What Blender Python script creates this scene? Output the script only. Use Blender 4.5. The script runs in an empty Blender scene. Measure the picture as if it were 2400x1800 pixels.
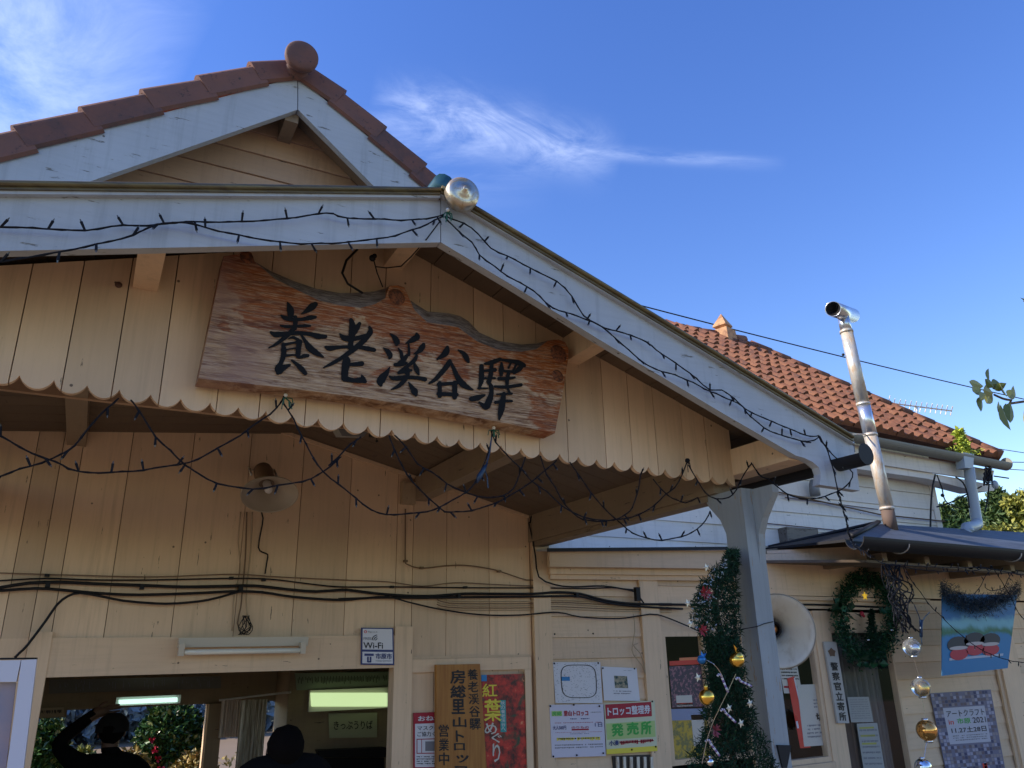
import bpy, bmesh, math, random
from mathutils import Vector, Matrix, noise
random.seed(7)
R = math.radians
sc = bpy.context.scene
C = sc.collection

# ------------------------------------------------------------ camera
CAMH = 2.0
_p, _y, _r = R(19.3), R(28.5), R(-1.2)
FW = Vector((math.sin(_y)*math.cos(_p), math.cos(_y)*math.cos(_p), math.sin(_p)))
_ri = Vector((math.cos(_y), -math.sin(_y), 0)); _up = _ri.cross(FW)
RI = math.cos(_r)*_ri + math.sin(_r)*_up
UP = -math.sin(_r)*_ri + math.cos(_r)*_up
FOC = 1800.0
EYE = Vector((0, 0, CAMH))
cam = bpy.data.cameras.new('camera'); camo = bpy.data.objects.new('camera', cam); C.objects.link(camo)
cam.sensor_width = 36; cam.lens = FOC/2400*36; cam.clip_start = .05; cam.clip_end = 5000
M3 = Matrix((RI, UP, -FW)).transposed()
camo.matrix_world = Matrix.Translation(EYE) @ M3.to_4x4()
sc.camera = camo

def ray(px, py): return (px-1200)*RI - (py-900)*UP + FOC*FW
def P(px, py, Y):                       # where the sight line of a photo pixel meets the plane y = Y
    d = ray(px, py); return EYE + d*(Y/d.y)
def PXp(px, py, X):
    d = ray(px, py); return EYE + d*(X/d.x)

# ------------------------------------------------------------ exposure, sun, sky
sc.view_settings.view_transform = 'Standard'; sc.view_settings.look = 'None'
sc.view_settings.exposure = 0.72; sc.view_settings.gamma = 1
sc.cycles.max_bounces = 8; sc.cycles.diffuse_bounces = 5
SUN_AZ, SUN_EL = -72.0, 34.0            # degrees clockwise from +Y, above horizon
sd = Vector((math.sin(R(SUN_AZ))*math.cos(R(SUN_EL)), math.cos(R(SUN_AZ))*math.cos(R(SUN_EL)), math.sin(R(SUN_EL))))
sun = bpy.data.lights.new('sun', 'SUN'); sun.energy = 4.2; sun.angle = R(.5); sun.color = (1, .9, .76)
suno = bpy.data.objects.new('sun', sun); C.objects.link(suno); suno.rotation_euler = sd.to_track_quat('Z', 'Y').to_euler()
world = bpy.data.worlds.new('World'); sc.world = world; world.use_nodes = True
nt = world.node_tree; bgn = nt.nodes['Background']
sky = nt.nodes.new('ShaderNodeTexSky'); sky.sky_type = 'NISHITA'; sky.sun_disc = False
sky.sun_elevation = R(SUN_EL); sky.sun_rotation = R(SUN_AZ % 360); sky.air_density = 1.25; sky.dust_density = .15; sky.ozone_density = 2.2
bgn.inputs[1].default_value = .15
def wn(t, **k):
    n = nt.nodes.new(t)
    for a, b in k.items(): setattr(n, a, b)
    return n
def wm(op, a, b=None, c=None):
    n = wn('ShaderNodeMath', operation=op)
    for i, v in enumerate((a, b, c)):
        if v is None: continue
        if isinstance(v, (int, float)): n.inputs[i].default_value = v
        else: nt.links.new(v, n.inputs[i])
    return n.outputs[0]
tcw = wn('ShaderNodeTexCoord')
nrmw = wn('ShaderNodeVectorMath', operation='NORMALIZE'); nt.links.new(tcw.outputs['Generated'], nrmw.inputs[0])
def wdot(vec):
    n = wn('ShaderNodeVectorMath', operation='DOT_PRODUCT'); nt.links.new(nrmw.outputs[0], n.inputs[0]); n.inputs[1].default_value = vec
    return n.outputs['Value']
def cloud(p0, p1, width, seed, scale, dens, lo=.35, hi=.75, stretch=4):
    a = ray(*p0).normalized(); b = ray(*p1).normalized()
    c = ((a+b)/2).normalized(); s = (b-a); L = s.length; s = (s - s.dot(c)*c).normalized(); t = c.cross(s)
    den = wm('MAXIMUM', wdot(c), .05)
    u = wm('DIVIDE', wdot(s), den); v = wm('DIVIDE', wdot(t), den)
    un = wm('DIVIDE', u, L/2)
    mu = wm('SUBTRACT', 1, wm('MINIMUM', wm('POWER', wm('ABSOLUTE', un), 2.5), 1))
    cmb = wn('ShaderNodeCombineXYZ'); nt.links.new(wm('MULTIPLY', u, scale/stretch), cmb.inputs[0]); nt.links.new(wm('MULTIPLY', v, scale), cmb.inputs[1]); cmb.inputs[2].default_value = seed
    nz = wn('ShaderNodeTexNoise'); nz.inputs['Scale'].default_value = 1; nz.inputs['Detail'].default_value = 13; nz.inputs['Roughness'].default_value = .66; nz.inputs['Distortion'].default_value = .9
    nt.links.new(cmb.outputs[0], nz.inputs['Vector'])
    bend = wm('MULTIPLY', wm('SUBTRACT', nz.outputs['Fac'], .5), width*1.2)
    vv = wm('DIVIDE', wm('ADD', v, bend), width)
    mv = wm('POWER', 2.718, wm('MULTIPLY', wm('MULTIPLY', vv, vv), -1.0))
    mr = wn('ShaderNodeMapRange'); mr.interpolation_type = 'SMOOTHSTEP'; mr.inputs[1].default_value = lo; mr.inputs[2].default_value = hi
    nt.links.new(nz.outputs['Fac'], mr.inputs[0])
    return wm('MULTIPLY', wm('MULTIPLY', wm('MULTIPLY', mu, mv), mr.outputs[0]), dens)
cl = [cloud((860, 240), (1460, 385), .028, 3.1, 17, .34, .34, .72, 2.4), cloud((1250, 350), (1850, 388), .007, 8.3, 24, .16, .3, .7, 6),
      cloud((-400, -100), (360, 330), .20, 1.7, 5, .36, .30, .72, 2), cloud((560, 420), (1300, 360), .05, 5.2, 9, .2, .35, .75, 4)]
tot = cl[0]
for c_ in cl[1:]: tot = wm('ADD', tot, c_)
tot = wm('MINIMUM', tot, .95)
mixw = wn('ShaderNodeMix', data_type='RGBA'); nt.links.new(tot, mixw.inputs[0])
hsv = wn('ShaderNodeHueSaturation'); hsv.inputs['Hue'].default_value = .522; hsv.inputs['Saturation'].default_value = 1.3; hsv.inputs['Value'].default_value = 1.03; nt.links.new(sky.outputs[0], hsv.inputs['Color'])
nt.links.new(hsv.outputs[0], mixw.inputs[6]); mixw.inputs[7].default_value = (6.6, 7.2, 8.6, 1)
nt.links.new(mixw.outputs[2], bgn.inputs[0])

# ------------------------------------------------------------ materials
MATS = {}
def mat(name, col=(.5, .5, .5), rough=.6, metal=0, spec=.5, emit=None, es=1, alpha=None, trans=0, build=None):
    if name in MATS: return MATS[name]
    m = bpy.data.materials.new(name); m.use_nodes = True
    t = m.node_tree; b = t.nodes['Principled BSDF']
    b.inputs['Base Color'].default_value = (*col, 1); b.inputs['Roughness'].default_value = rough
    b.inputs['Metallic'].default_value = metal; b.inputs['Specular IOR Level'].default_value = spec
    b.inputs['Transmission Weight'].default_value = trans
    if emit: b.inputs['Emission Color'].default_value = (*emit, 1); b.inputs['Emission Strength'].default_value = es
    if build: build(t, b)
    MATS[name] = m; return m
class NT:
    def __init__(s, t): s.t = t
    def n(s, ty, **k):
        x = s.t.nodes.new(ty)
        for a, b in k.items(): setattr(x, a, b)
        return x
    def l(s, a, b): s.t.links.new(a, b)
    def coord(s, scale=(1, 1, 1), kind='Object'):
        tc = s.n('ShaderNodeTexCoord'); mp = s.n('ShaderNodeMapping'); mp.inputs['Scale'].default_value = scale
        s.l(tc.outputs[kind], mp.inputs[0]); return mp.outputs[0]
    def noise(s, vec, scale, detail=4, rough=.55, dist=0):
        x = s.n('ShaderNodeTexNoise'); x.inputs['Scale'].default_value = scale; x.inputs['Detail'].default_value = detail
        x.inputs['Roughness'].default_value = rough; x.inputs['Distortion'].default_value = dist; s.l(vec, x.inputs['Vector']); return x.outputs['Fac']
    def rng(s, v, a, b, c=0, d=1):
        x = s.n('ShaderNodeMapRange'); x.interpolation_type = 'SMOOTHSTEP'
        for i, q in zip((1, 2, 3, 4), (a, b, c, d)): x.inputs[i].default_value = q
        s.l(v, x.inputs[0]); return x.outputs[0]
    def mix(s, f, a, b, mode='MIX'):
        x = s.n('ShaderNodeMix', data_type='RGBA', blend_type=mode)
        for i, q in ((0, f), (6, a), (7, b)):
            if isinstance(q, tuple): x.inputs[i].default_value = (*q, 1) if len(q) == 3 else q
            elif isinstance(q, (int, float)): x.inputs[i].default_value = q
            else: s.l(q, x.inputs[i])
        return x.outputs[2]
    def mth(s, op, a, b=0.0):
        x = s.n('ShaderNodeMath', operation=op)
        for i, q in enumerate((a, b)):
            if isinstance(q, (int, float)): x.inputs[i].default_value = q
            else: s.l(q, x.inputs[i])
        return x.outputs[0]
    def attr(s, nm='tone'):
        x = s.n('ShaderNodeAttribute', attribute_name=nm); return x.outputs['Fac']
    def bump(s, h, bs, st=.3, dist=.004):
        x = s.n('ShaderNodeBump'); x.inputs['Strength'].default_value = st; x.inputs['Distance'].default_value = dist
        s.l(h, x.inputs['Height']); s.l(x.outputs[0], bs.inputs['Normal'])
def paint(name, col, grain='z', chip=(.09, .065, .045), chips=.64, dirt=.35, rough=.62, tonev=.22):
    def b(t, bs):
        n = NT(t)
        g = {'z': (9, 9, .55), 'x': (.55, 9, 9), 'y': (9, .55, 9)}[grain]
        gr = n.noise(n.coord(g), 6, 6, .6)
        big = n.noise(n.coord(), 1.7, 5, .6)
        spk = n.noise(n.coord(tuple(6.5 if q > 1 else .9 for q in g)), 7, 6, .66)
        c = n.mix(n.mth('MULTIPLY', n.rng(big, .35, .75), dirt), col, tuple(q*.68 for q in col))
        c = n.mix(n.mth('MULTIPLY', n.rng(gr, .42, .75), .3), c, tuple(q*.72 for q in col))
        tn = n.attr(); tv = n.mth('ADD', n.mth('MULTIPLY', tn, tonev), 1-tonev)
        vm = n.n('ShaderNodeVectorMath', operation='SCALE'); n.l(c, vm.inputs[0]); n.l(tv, vm.inputs['Scale'])
        c = n.mix(n.rng(spk, chips, chips+.035), vm.outputs[0], chip)
        vo = n.n('ShaderNodeTexVoronoi'); vo.inputs['Scale'].default_value = 7.5; n.l(n.coord(), vo.inputs['Vector'])
        st_ = n.noise(n.coord((7, 7, .35)), 3, 5, .7)
        c = n.mix(n.mth('MULTIPLY', n.rng(st_, .5, .72), .35), c, tuple(q*.5 for q in col))
        c = n.mix(n.rng(vo.outputs['Distance'], .045, .032, 0, .85) if False else n.mth('MULTIPLY', n.mth('LESS_THAN', vo.outputs['Distance'], .042), .8), c, (.05, .03, .02))
        n.l(c, bs.inputs['Base Color'])
        n.bump(n.mth('ADD', gr, n.mth('MULTIPLY', n.rng(spk, chips, chips+.03), -1.2)), bs, .35, .003)
    return mat(name, col, rough, build=b)
CREAM = (.80, .565, .36)
M_vb = paint('cream_board_paint', CREAM, 'z', chips=.672)
M_hb = paint('cream_siding_paint', CREAM, 'x', chips=.672)
M_yb = paint('cream_beam_paint', (.30, .22, .145), 'y', dirt=.5)  # darker copy of the cream, shade under the roofs put into the colour
M_bg = paint('pale_barge_paint', (.47, .50, .54), 'x', chip=(.17, .165, .15), chips=.635, dirt=.45, tonev=.1)
M_post = paint('grey_blue_post_paint', (.33, .355, .365), 'z', chip=(.30, .22, .15), chips=.60, dirt=.6, tonev=.1)
M_dark = paint('brown_trim_paint', (.2, .145, .1), 'x')
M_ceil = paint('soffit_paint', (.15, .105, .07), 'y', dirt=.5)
M_upw = paint('upper_wall_paint', (.86, .80, .74), 'x', chips=.672)
def tile_b(t, bs):
    n = NT(t); a = n.noise(n.coord(), 7, 6, .7); b2 = n.noise(n.coord(), 30, 5, .7)
    c = n.mix(n.rng(a, .35, .7), (.21, .078, .038), (.085, .036, .025))
    c = n.mix(n.mth('MULTIPLY', n.attr(), .5), c, (.27, .11, .05))
    c = n.mix(n.rng(b2, .56, .72), c, (.06, .04, .035))
    g3 = n.noise(n.coord(), 55, 3, .6); c = n.mix(n.mth('MULTIPLY', n.rng(g3, .62, .7), .7), c, (.20, .19, .14))
    n.l(c, bs.inputs['Base Color']); n.bump(b2, bs, .5, .006)
M_tile = mat('terracotta_tile', rough=.8, build=tile_b)
def tile2_b(t, bs):
    n = NT(t); a = n.noise(n.coord(), 5, 6, .7); b2 = n.noise(n.coord(), 24, 5, .7)
    c = n.mix(n.rng(a, .35, .7), (.17, .07, .05), (.085, .05, .048))
    c = n.mix(n.mth('MULTIPLY', n.attr(), .55), c, (.22, .10, .07))
    c = n.mix(n.rng(b2, .58, .7), c, (.05, .035, .035))
    n.l(c, bs.inputs['Base Color']); n.bump(b2, bs, .5, .005)
M_tile2 = mat('weathered_verge_tile', rough=.78, build=tile2_b)
def olive_b(t, bs):
    n = NT(t); a = n.noise(n.coord((1, 1, 6)), 6, 6, .7)
    n.l(n.mix(n.rng(a, .35, .7), (.16, .125, .055), (.09, .065, .035)), bs.inputs['Base Color'])
M_olive = mat('weathered_roof_flashing', rough=.45, metal=.2, build=olive_b)
def steel_b(t, bs):
    n = NT(t); a = n.noise(n.coord((3, 3, 1)), 7, 6, .72); b2 = n.noise(n.coord((6, 6, .8)), 12, 5, .7)
    c = n.mix(n.rng(a, .42, .68), (.60, .58, .54), (.45, .31, .19)); c = n.mix(n.mth('MULTIPLY', n.rng(b2, .5, .7), .7), c, (.6, .5, .38))
    n.l(c, bs.inputs['Base Color']); n.l(n.rng(a, .3, .7, .38, .6), bs.inputs['Roughness']); n.l(n.rng(a, .35, .6, .65, .15), bs.inputs['Metallic']); n.bump(a, bs, .25, .003)
M_steel = mat('stained_stainless_steel', (.6, .6, .6), .3, 1, build=steel_b)
M_chrome = mat('bright_stainless_steel', (.66, .68, .72), .28, .85)
def disc_b(t, bs):
    n = NT(t); a = n.noise(n.coord(), 14, 6, .7, 1)
    c = n.mix(n.rng(a, .4, .62), (.62, .55, .44), (.38, .26, .14)); n.l(c, bs.inputs['Base Color']); n.l(n.rng(a, .4, .65, .95, .2), bs.inputs['Metallic']); n.bump(a, bs, .4, .003)
M_disc = mat('tarnished_metal', rough=.33, metal=.8, build=disc_b)
M_char = mat('charcoal_gutter_plastic', (.012, .012, .015), .6, spec=.3)
M_gutter = paint('grey_gutter_plastic', (.25, .245, .21), 'x', chips=.75)
M_pvc = mat('grey_pvc_pipe', (.36, .40, .43), .45)
M_teal = mat('teal_sheet_metal', (.03, .10, .13), .4, .3)
def roof_b(t, bs):
    n = NT(t); a = n.noise(n.coord((1, 4, 4)), 3, 6, .7); n.l(n.mix(n.rng(a, .35, .7), (.085, .10, .13), (.05, .06, .075)), bs.inputs['Base Color'])
M_sroof = mat('slate_blue_sheet_roof', rough=.65, metal=.1, build=roof_b)
M_black = mat('black_cable_rubber', (.008, .007, .008), .6, spec=.3)
M_navy = mat('dark_string_light_cable', (.008, .009, .014), .7, spec=.2)
M_green = mat('green_cable_tie', (.01, .09, .05), .5)
M_bulb = mat('clear_tiny_bulb', (.07, .08, .09), .3, spec=.5)
M_brn = mat('brown_painted_wire', (.16, .095, .05), .6)
M_crw = mat('cream_painted_wire', (.40, .29, .18), .6)
M_white = mat('white_plastic', (.62, .60, .56), .45)
M_tube = mat('unlit_fluorescent_tube', (.72, .68, .58), .2)
M_paper = mat('white_paper', (.66, .65, .68), .7)
M_paper2 = mat('cream_paper', (.58, .54, .47), .7)
M_ink = mat('black_ink', (.012, .011, .012), .6)
M_navyi = mat('navy_ink', (.03, .045, .16), .6)
M_grayi = mat('grey_ink', (.2, .2, .22), .6)
M_red = mat('dark_red_print', (.36, .012, .03), .6)
M_red2 = mat('red_print', (.62, .03, .02), .5)
M_grn = mat('green_print', (.05, .36, .06), .6)
M_lgr = mat('pale_green_print', (.42, .55, .2), .6)
M_yel = mat('yellow_print', (.75, .62, .06), .6)
M_blue = mat('blue_print', (.03, .22, .5), .6)
M_cyan = mat('cyan_print', (.04, .32, .3), .6)
M_gold = mat('gold_bauble', (.85, .52, .10), .22, 1)
M_silver = mat('silver_bauble', (.75, .76, .78), .15, 1)
M_glassb = mat('clear_glass_ball', (.85, .88, .9), .03, trans=.9)
M_amber = mat('amber_glass_ball', (.8, .38, .1), .06, metal=.75)
M_ply = mat('glass_pane', (.02, .022, .025), .05, spec=1.0)
def glass_b(t, bs):
    n = NT(t); out = t.nodes['Material Output']; tr = n.n('ShaderNodeBsdfTransparent'); gl = n.n('ShaderNodeBsdfGlossy'); gl.inputs['Roughness'].default_value = .03
    fr = n.n('ShaderNodeFresnel'); fr.inputs['IOR'].default_value = 1.5; ms = n.n('ShaderNodeMixShader')
    gm = n.n('ShaderNodeNewGeometry'); n.l(n.mth('MULTIPLY', fr.outputs[0], n.mth('SUBTRACT', 1.0, gm.outputs['Backfacing'])), ms.inputs[0]); n.l(tr.outputs[0], ms.inputs[1]); n.l(gl.outputs[0], ms.inputs[2]); n.l(ms.outputs[0], out.inputs['Surface'])
M_glass = mat('window_glass', build=glass_b)
def ply_b(t, bs):
    n = NT(t); a = n.noise(n.coord((14, 14, .8)), 4, 6, .6, .4)
    n.l(n.mix(n.rng(a, .35, .7), (.40, .175, .035), (.30, .115, .02)), bs.inputs['Base Color'])
M_ply2 = mat('orange_cedar_board', rough=.6, build=ply_b)
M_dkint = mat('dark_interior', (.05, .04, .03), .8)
def leafm(name, c1, c2, c3=None, rough=.5):
    def b(t, bs):
        n = NT(t); a = n.attr(); c = n.mix(n.rng(a, .1, .8), c1, c2)
        if c3: c = n.mix(n.rng(a, .86, .9), c, c3)
        n.l(c, bs.inputs['Base Color']); bs.inputs['Specular IOR Level'].default_value = .25
    return mat(name, c1, rough, build=b)
M_cam = leafm('camellia_leaf', (.012, .045, .012), (.06, .13, .03), (.3, .32, .12), .3)
M_und = leafm('autumn_leaf', (.10, .09, .02), (.34, .24, .06), (.5, .3, .08))
M_pine = leafm('conifer_needles', (.02, .05, .02), (.08, .12, .035))
M_ygr = leafm('yellow_green_leaf', (.08, .10, .02), (.27, .26, .05))
M_tin = leafm('green_tinsel', (.003, .014, .007), (.008, .042, .018), (.012, .05, .025), .8)
M_wr = leafm('wreath_leaf', (.004, .028, .012), (.012, .075, .03), (.03, .11, .05), .35)
M_tree = leafm('tree_leaf', (.11, .14, .04), (.32, .32, .14), (.22, .09, .05))
M_bark = mat('bark', (.10, .075, .05), .9)

# ------------------------------------------------------------ mesh helpers
def link(o, parent=None):
    C.objects.link(o)
    if parent is not None:
        o.parent = parent
        o.matrix_parent_inverse = Matrix.Translation(-parent_world(parent))
    return o
def parent_world(p):
    v = Vector(p.location)
    if p.parent is not None: v = v + Vector((0, 0, 0)) + (parent_world(p.parent) if False else Vector((0, 0, 0)))
    return v
def thing(name, label, cat, loc=(0, 0, 0), group=None):
    o = bpy.data.objects.new(name, None); o.location = loc; o.empty_display_size = .1; C.objects.link(o)
    o['label'] = label; o['category'] = cat
    if group: o['group'] = group
    return o
def tag(o, label=None, cat=None, group=None, kind=None):
    if label: o['label'] = label
    if cat: o['category'] = cat
    if group: o['group'] = group
    if kind: o['kind'] = kind
    return o
class MB:
    """collects faces in world coordinates, links them as one mesh object"""
    def __init__(s): s.v = []; s.f = []; s.t = []; s.m = []; s.cm = 0; s.sm = []
    def face(s, pts, tone=.5, smooth=False):
        i = len(s.v); s.v += [tuple(p) for p in pts]; s.f.append(tuple(range(i, i+len(pts)))); s.t.append(tone); s.m.append(s.cm); s.sm.append(smooth)
    def poly(s, verts, faces, tone=.5, smooth=False):
        i = len(s.v); s.v += [tuple(p) for p in verts]
        for f in faces: s.f.append(tuple(i+q for q in f)); s.t.append(tone); s.m.append(s.cm); s.sm.append(smooth)
    def prism(s, front, dvec, tone=.5):
        n = len(front); d = Vector(dvec); fr = [Vector(p) for p in front]; bk = [p+d for p in fr]
        # orient
        nn = Vector((0, 0, 0))
        for i in range(n): nn += fr[i].cross(fr[(i+1) % n])
        if nn.dot(d) > 0: fr.reverse(); bk.reverse()
        fs = [tuple(range(n)), tuple(reversed(range(n, 2*n)))]+[((i+1) % n, i, n+i, n+(i+1) % n) for i in range(n)]
        s.poly(fr+bk, fs, tone)
    def box(s, a, b, tone=.5):
        x0, y0, z0 = [min(a[i], b[i]) for i in range(3)]; x1, y1, z1 = [max(a[i], b[i]) for i in range(3)]
        s.prism([(x0, y0, z0), (x1, y0, z0), (x1, y0, z1), (x0, y0, z1)], (0, y1-y0, 0), tone)
    def obox(s, p, q, w, h, up=(0, 0, 1), tone=.5):
        p, q = Vector(p), Vector(q); d = (q-p); a = d.normalized(); u = Vector(up); sd_ = a.cross(u).normalized(); u = sd_.cross(a)
        c = [p+sd_*sx*w/2+u*sz*h/2 for sx, sz in ((-1, -1), (1, -1), (1, 1), (-1, 1))]
        s.prism(c, d, tone)
    def tube(s, pts, r, n=6, cap=True, tone=.5):
        pts = [Vector(p) for p in pts]; rs = r if isinstance(r, (list, tuple)) else [r]*len(pts)
        rings = []; prev = None
        for i, p in enumerate(pts):
            d = (pts[min(i+1, len(pts)-1)]-pts[max(i-1, 0)])
            if d.length < 1e-9: d = Vector((0, 0, 1))
            d.normalize()
            if prev is None:
                a = Vector((0, 0, 1)) if abs(d.z) < .9 else Vector((1, 0, 0)); u = d.cross(a).normalized()
            else:
                u = prev-prev.dot(d)*d
                u = u.normalized() if u.length > 1e-6 else d.orthogonal().normalized()
            prev = u; w = d.cross(u); rings.append([p+(u*math.cos(2*math.pi*k/n)+w*math.sin(2*math.pi*k/n))*rs[i] for k in range(n)])
        vs = [q for rg in rings for q in rg]; fs = []
        for i in range(len(rings)-1):
            for k in range(n): fs.append((i*n+k, i*n+(k+1) % n, (i+1)*n+(k+1) % n, (i+1)*n+k))
        if cap: fs.append(tuple(reversed(range(n)))); fs.append(tuple(range((len(rings)-1)*n, len(rings)*n)))
        s.poly(vs, fs, tone, n > 5)
    def lathe(s, prof, o, axis, n=28, tone=.5, sx=1, sz=1, refx=None):
        """prof: (radius, along) list, revolved about axis from o"""
        ax = Vector(axis).normalized()
        u = Vector(refx)-Vector(refx).dot(ax)*ax if refx else ax.orthogonal(); u.normalize(); w = ax.cross(u)
        vs = []; fs = []; m = len(prof)
        for r_, h in prof:
            for k in range(n):
                a = 2*math.pi*k/n; vs.append(Vector(o)+ax*h+u*math.cos(a)*r_*sx+w*math.sin(a)*r_*sz)
        for i in range(m-1):
            for k in range(n): fs.append((i*n+k, i*n+(k+1) % n, (i+1)*n+(k+1) % n, (i+1)*n+k))
        s.poly(vs, fs, tone, True)
    def ball(s, c, r, n=12, sq=(1, 1, 1), tone=.5):
        vs = []; fs = []; m = n//2+1
        for i in range(m+1):
            th = math.pi*i/m
            for k in range(n): vs.append(Vector(c)+Vector((math.sin(th)*math.cos(2*math.pi*k/n)*r*sq[0], math.sin(th)*math.sin(2*math.pi*k/n)*r*sq[1], math.cos(th)*r*sq[2])))
        for i in range(m):
            for k in range(n): fs.append((i*n+k, (i+1)*n+k, (i+1)*n+(k+1) % n, i*n+(k+1) % n))
        s.poly(vs, fs, tone, True)
    def leaf(s, p, size, tone=None, d=None, asp=.5):
        d = d or Vector((random.gauss(0, 1), random.gauss(0, 1), random.gauss(0, 1))).normalized()
        e = Vector((random.gauss(0, 1), random.gauss(0, 1), random.gauss(0, 1))); e = e-e.dot(d)*d
        e = e.normalized() if e.length > 1e-5 else d.orthogonal()
        p = Vector(p); tone = random.random() if tone is None else tone
        nn = d.cross(e)*size*.12
        s.face([p, p+d*size*.5+e*size*asp*.5+nn, p+d*size, p+d*size*.5-e*size*asp*.5+nn], tone)
    def build(s, name, m, parent=None, merge=False):
        me = bpy.data.meshes.new(name)
        org = Vector((0, 0, 0))
        me.from_pydata(s.v, [], s.f)
        ms = m if isinstance(m, (list, tuple)) else [m]
        for q in ms: me.materials.append(q)
        at = me.attributes.new('tone', 'FLOAT', 'FACE'); at.data.foreach_set('value', s.t)
        me.polygons.foreach_set('material_index', s.m); me.polygons.foreach_set('use_smooth', s.sm)
        if merge:
            bm = bmesh.new(); bm.from_mesh(me); bmesh.ops.remove_doubles(bm, verts=bm.verts, dist=1e-5); bm.to_mesh(me); bm.free()
        me.validate(); me.update()
        o = bpy.data.objects.new(name, me); C.objects.link(o)
        if parent is not None: setpar(o, parent)
        return o
WLOC = {}
def setpar(o, parent):
    o.parent = parent
    # all meshes are authored in world coordinates; undo the chain of parent offsets
    off = Vector((0, 0, 0)); q = parent
    while q is not None:
        off += Vector(q.location); q = q.parent
    o.location = -off + Vector(o.location)
def slab(name, pts, Y, th, m, parent=None, px=True, tone=.5):
    b = MB(); b.prism([P(x, y, Y) if px else Vector((x, Y, y)) for x, y in pts], (0, th, 0), tone)
    return b.build(name, m, parent)
def boxo(name, a, b_, m, parent=None):
    b = MB(); b.box(a, b_); return b.build(name, m, parent)
def vboards(mb, xs, top, bot, Y, th, gap=.004, nsub=1):
    for i in range(len(xs)-1):
        a, b = xs[i]+gap/2, xs[i+1]-gap/2
        n = max(2, nsub+1)
        X = [a+(b-a)*k/(n-1) for k in range(n)]
        tp = [(x, Y, top(x)) for x in reversed(X)]; bt = [(x, Y, bot(x)) for x in X]
        if any(top(x)-bot(x) < .002 for x in X): 
            X = [x for x in X if top(x)-bot(x) > .002]
            if len(X) < 2: continue
            tp = [(x, Y, top(x)) for x in reversed(X)]; bt = [(x, Y, bot(x)) for x in X]
        jit = random.uniform(-.0015, .0015)
        mb.prism([(x, y+jit, z) for x, y, z in bt+tp], (0, th, 0), random.random())
def hboards(mb, x0, x1, z0, z1, h, Y, lap=.012, xj=None):
    z = z0
    while z < z1-1e-4:
        zt = min(z+h, z1); X = [x0, x1]
        if xj: X = [x0]+sorted(x0+(x1-x0)*random.random() for _ in range(xj))+[x1]
        for a, b in zip(X[:-1], X[1:]):
            fr = [(a+.001, Y-lap, z), (b-.001, Y-lap, z), (b-.001, Y, zt), (a+.001, Y, zt)]
            bk = [(p[0], Y+.02, p[2]) for p in fr]
            mb.poly([Vector(p) for p in fr+bk], [(0, 1, 2, 3), (7, 6, 5, 4), (1, 0, 4, 5), (2, 1, 5, 6), (3, 2, 6, 7), (0, 3, 7, 4)], random.random())
        z = zt+.0015
def smooth(pts, step=.03):
    out = []; n = len(pts)
    for i in range(n-1):
        p0, p1, p2, p3 = pts[max(i-1, 0)], pts[i], pts[i+1], pts[min(i+2, n-1)]
        m = max(2, int((p2-p1).length/step))
        for k in range(m):
            t = k/m; out.append(.5*((2*p1)+(p2-p0)*t+(2*p0-5*p1+4*p2-p3)*t*t+(3*p1-p0-3*p2+p3)*t**3))
    out.append(pts[-1]); return out
def nz(x, y=0.0, z=0.0): return noise.noise(Vector((x, y, z)))

# ------------------------------------------------------------ writing
def text_mesh(s, off=0.0, res=3):
    cu = bpy.data.curves.new('t', 'FONT'); cu.body = s; cu.size = 1; cu.offset = off; cu.resolution_u = res
    ob = bpy.data.objects.new('t', cu); C.objects.link(ob)
    dg = bpy.context.evaluated_depsgraph_get(); dg.update()
    me = bpy.data.meshes.new_from_object(ob.evaluated_get(dg))
    vs = [tuple(v.co) for v in me.vertices]; fs = [tuple(p.vertices) for p in me.polygons]
    bpy.data.objects.remove(ob); bpy.data.curves.remove(cu); bpy.data.meshes.remove(me)
    if not vs: return [], []
    return vs, fs
def put_text(mb, s, M, u0, v0, u1, v1, off=0.0, rough=0.0, res=3):
    """fit a string into the box u0..u1, v0..v1 (v down) of a surface map M(u, v)"""
    vs, fs = text_mesh(s, 0, res)
    if not vs: return
    xa, xb = min(v[0] for v in vs), max(v[0] for v in vs); ya, yb = min(v[1] for v in vs), max(v[1] for v in vs)
    if yb-ya < .3*(xb-xa) and len(s) == 1: m_ = (yb+ya)/2; ya, yb = m_-.25*(xb-xa), m_+.25*(xb-xa)
    out = []
    for x, y, _ in vs:
        u = (x-xa)/max(xb-xa, 1e-6); v = (y-ya)/max(yb-ya, 1e-6)
        if rough:
            u += nz(u*7, v*7, len(s)+ord(s[0]) % 17)*rough; v += nz(u*7+9, v*7, ord(s[0]) % 13)*rough
        out.append(M(u0+(u1-u0)*u, v1-(v1-v0)*v))
    if off <= 0: mb.poly(out, fs); return
    n_ch = max(1, len(s)); du = (u1-u0)/n_ch*off*1.1; dv = (v1-v0)*off*.8
    ex = M(u0+.01, v0)-M(u0, v0); ey = M(u0, v0+.01)-M(u0, v0)
    for k, (a, b) in enumerate(((0, 0), (1, 0), (-1, 0), (0, 1), (0, -1))):
        d = ex*(a*du/.01)+ey*(b*dv/.01)+Vector((0, -.00012*k, 0))
        mb.poly([p+d for p in out], fs)
def quadmap(c, Y, eps=.003):
    """c = TL, TR, BR, BL in photo pixels on plane Y"""
    w = [P(x, y, Y-eps) for x, y in c]
    def M(u, v): return (w[0]*(1-u)+w[1]*u)*(1-v)+(w[3]*(1-u)+w[2]*u)*v
    return M
def rect(mb, M, u0, v0, u1, v1, n=1):
    a = [M(u0, v1), M(u1, v1), M(u1, v0), M(u0, v0)]
    mb.face(a)

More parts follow.
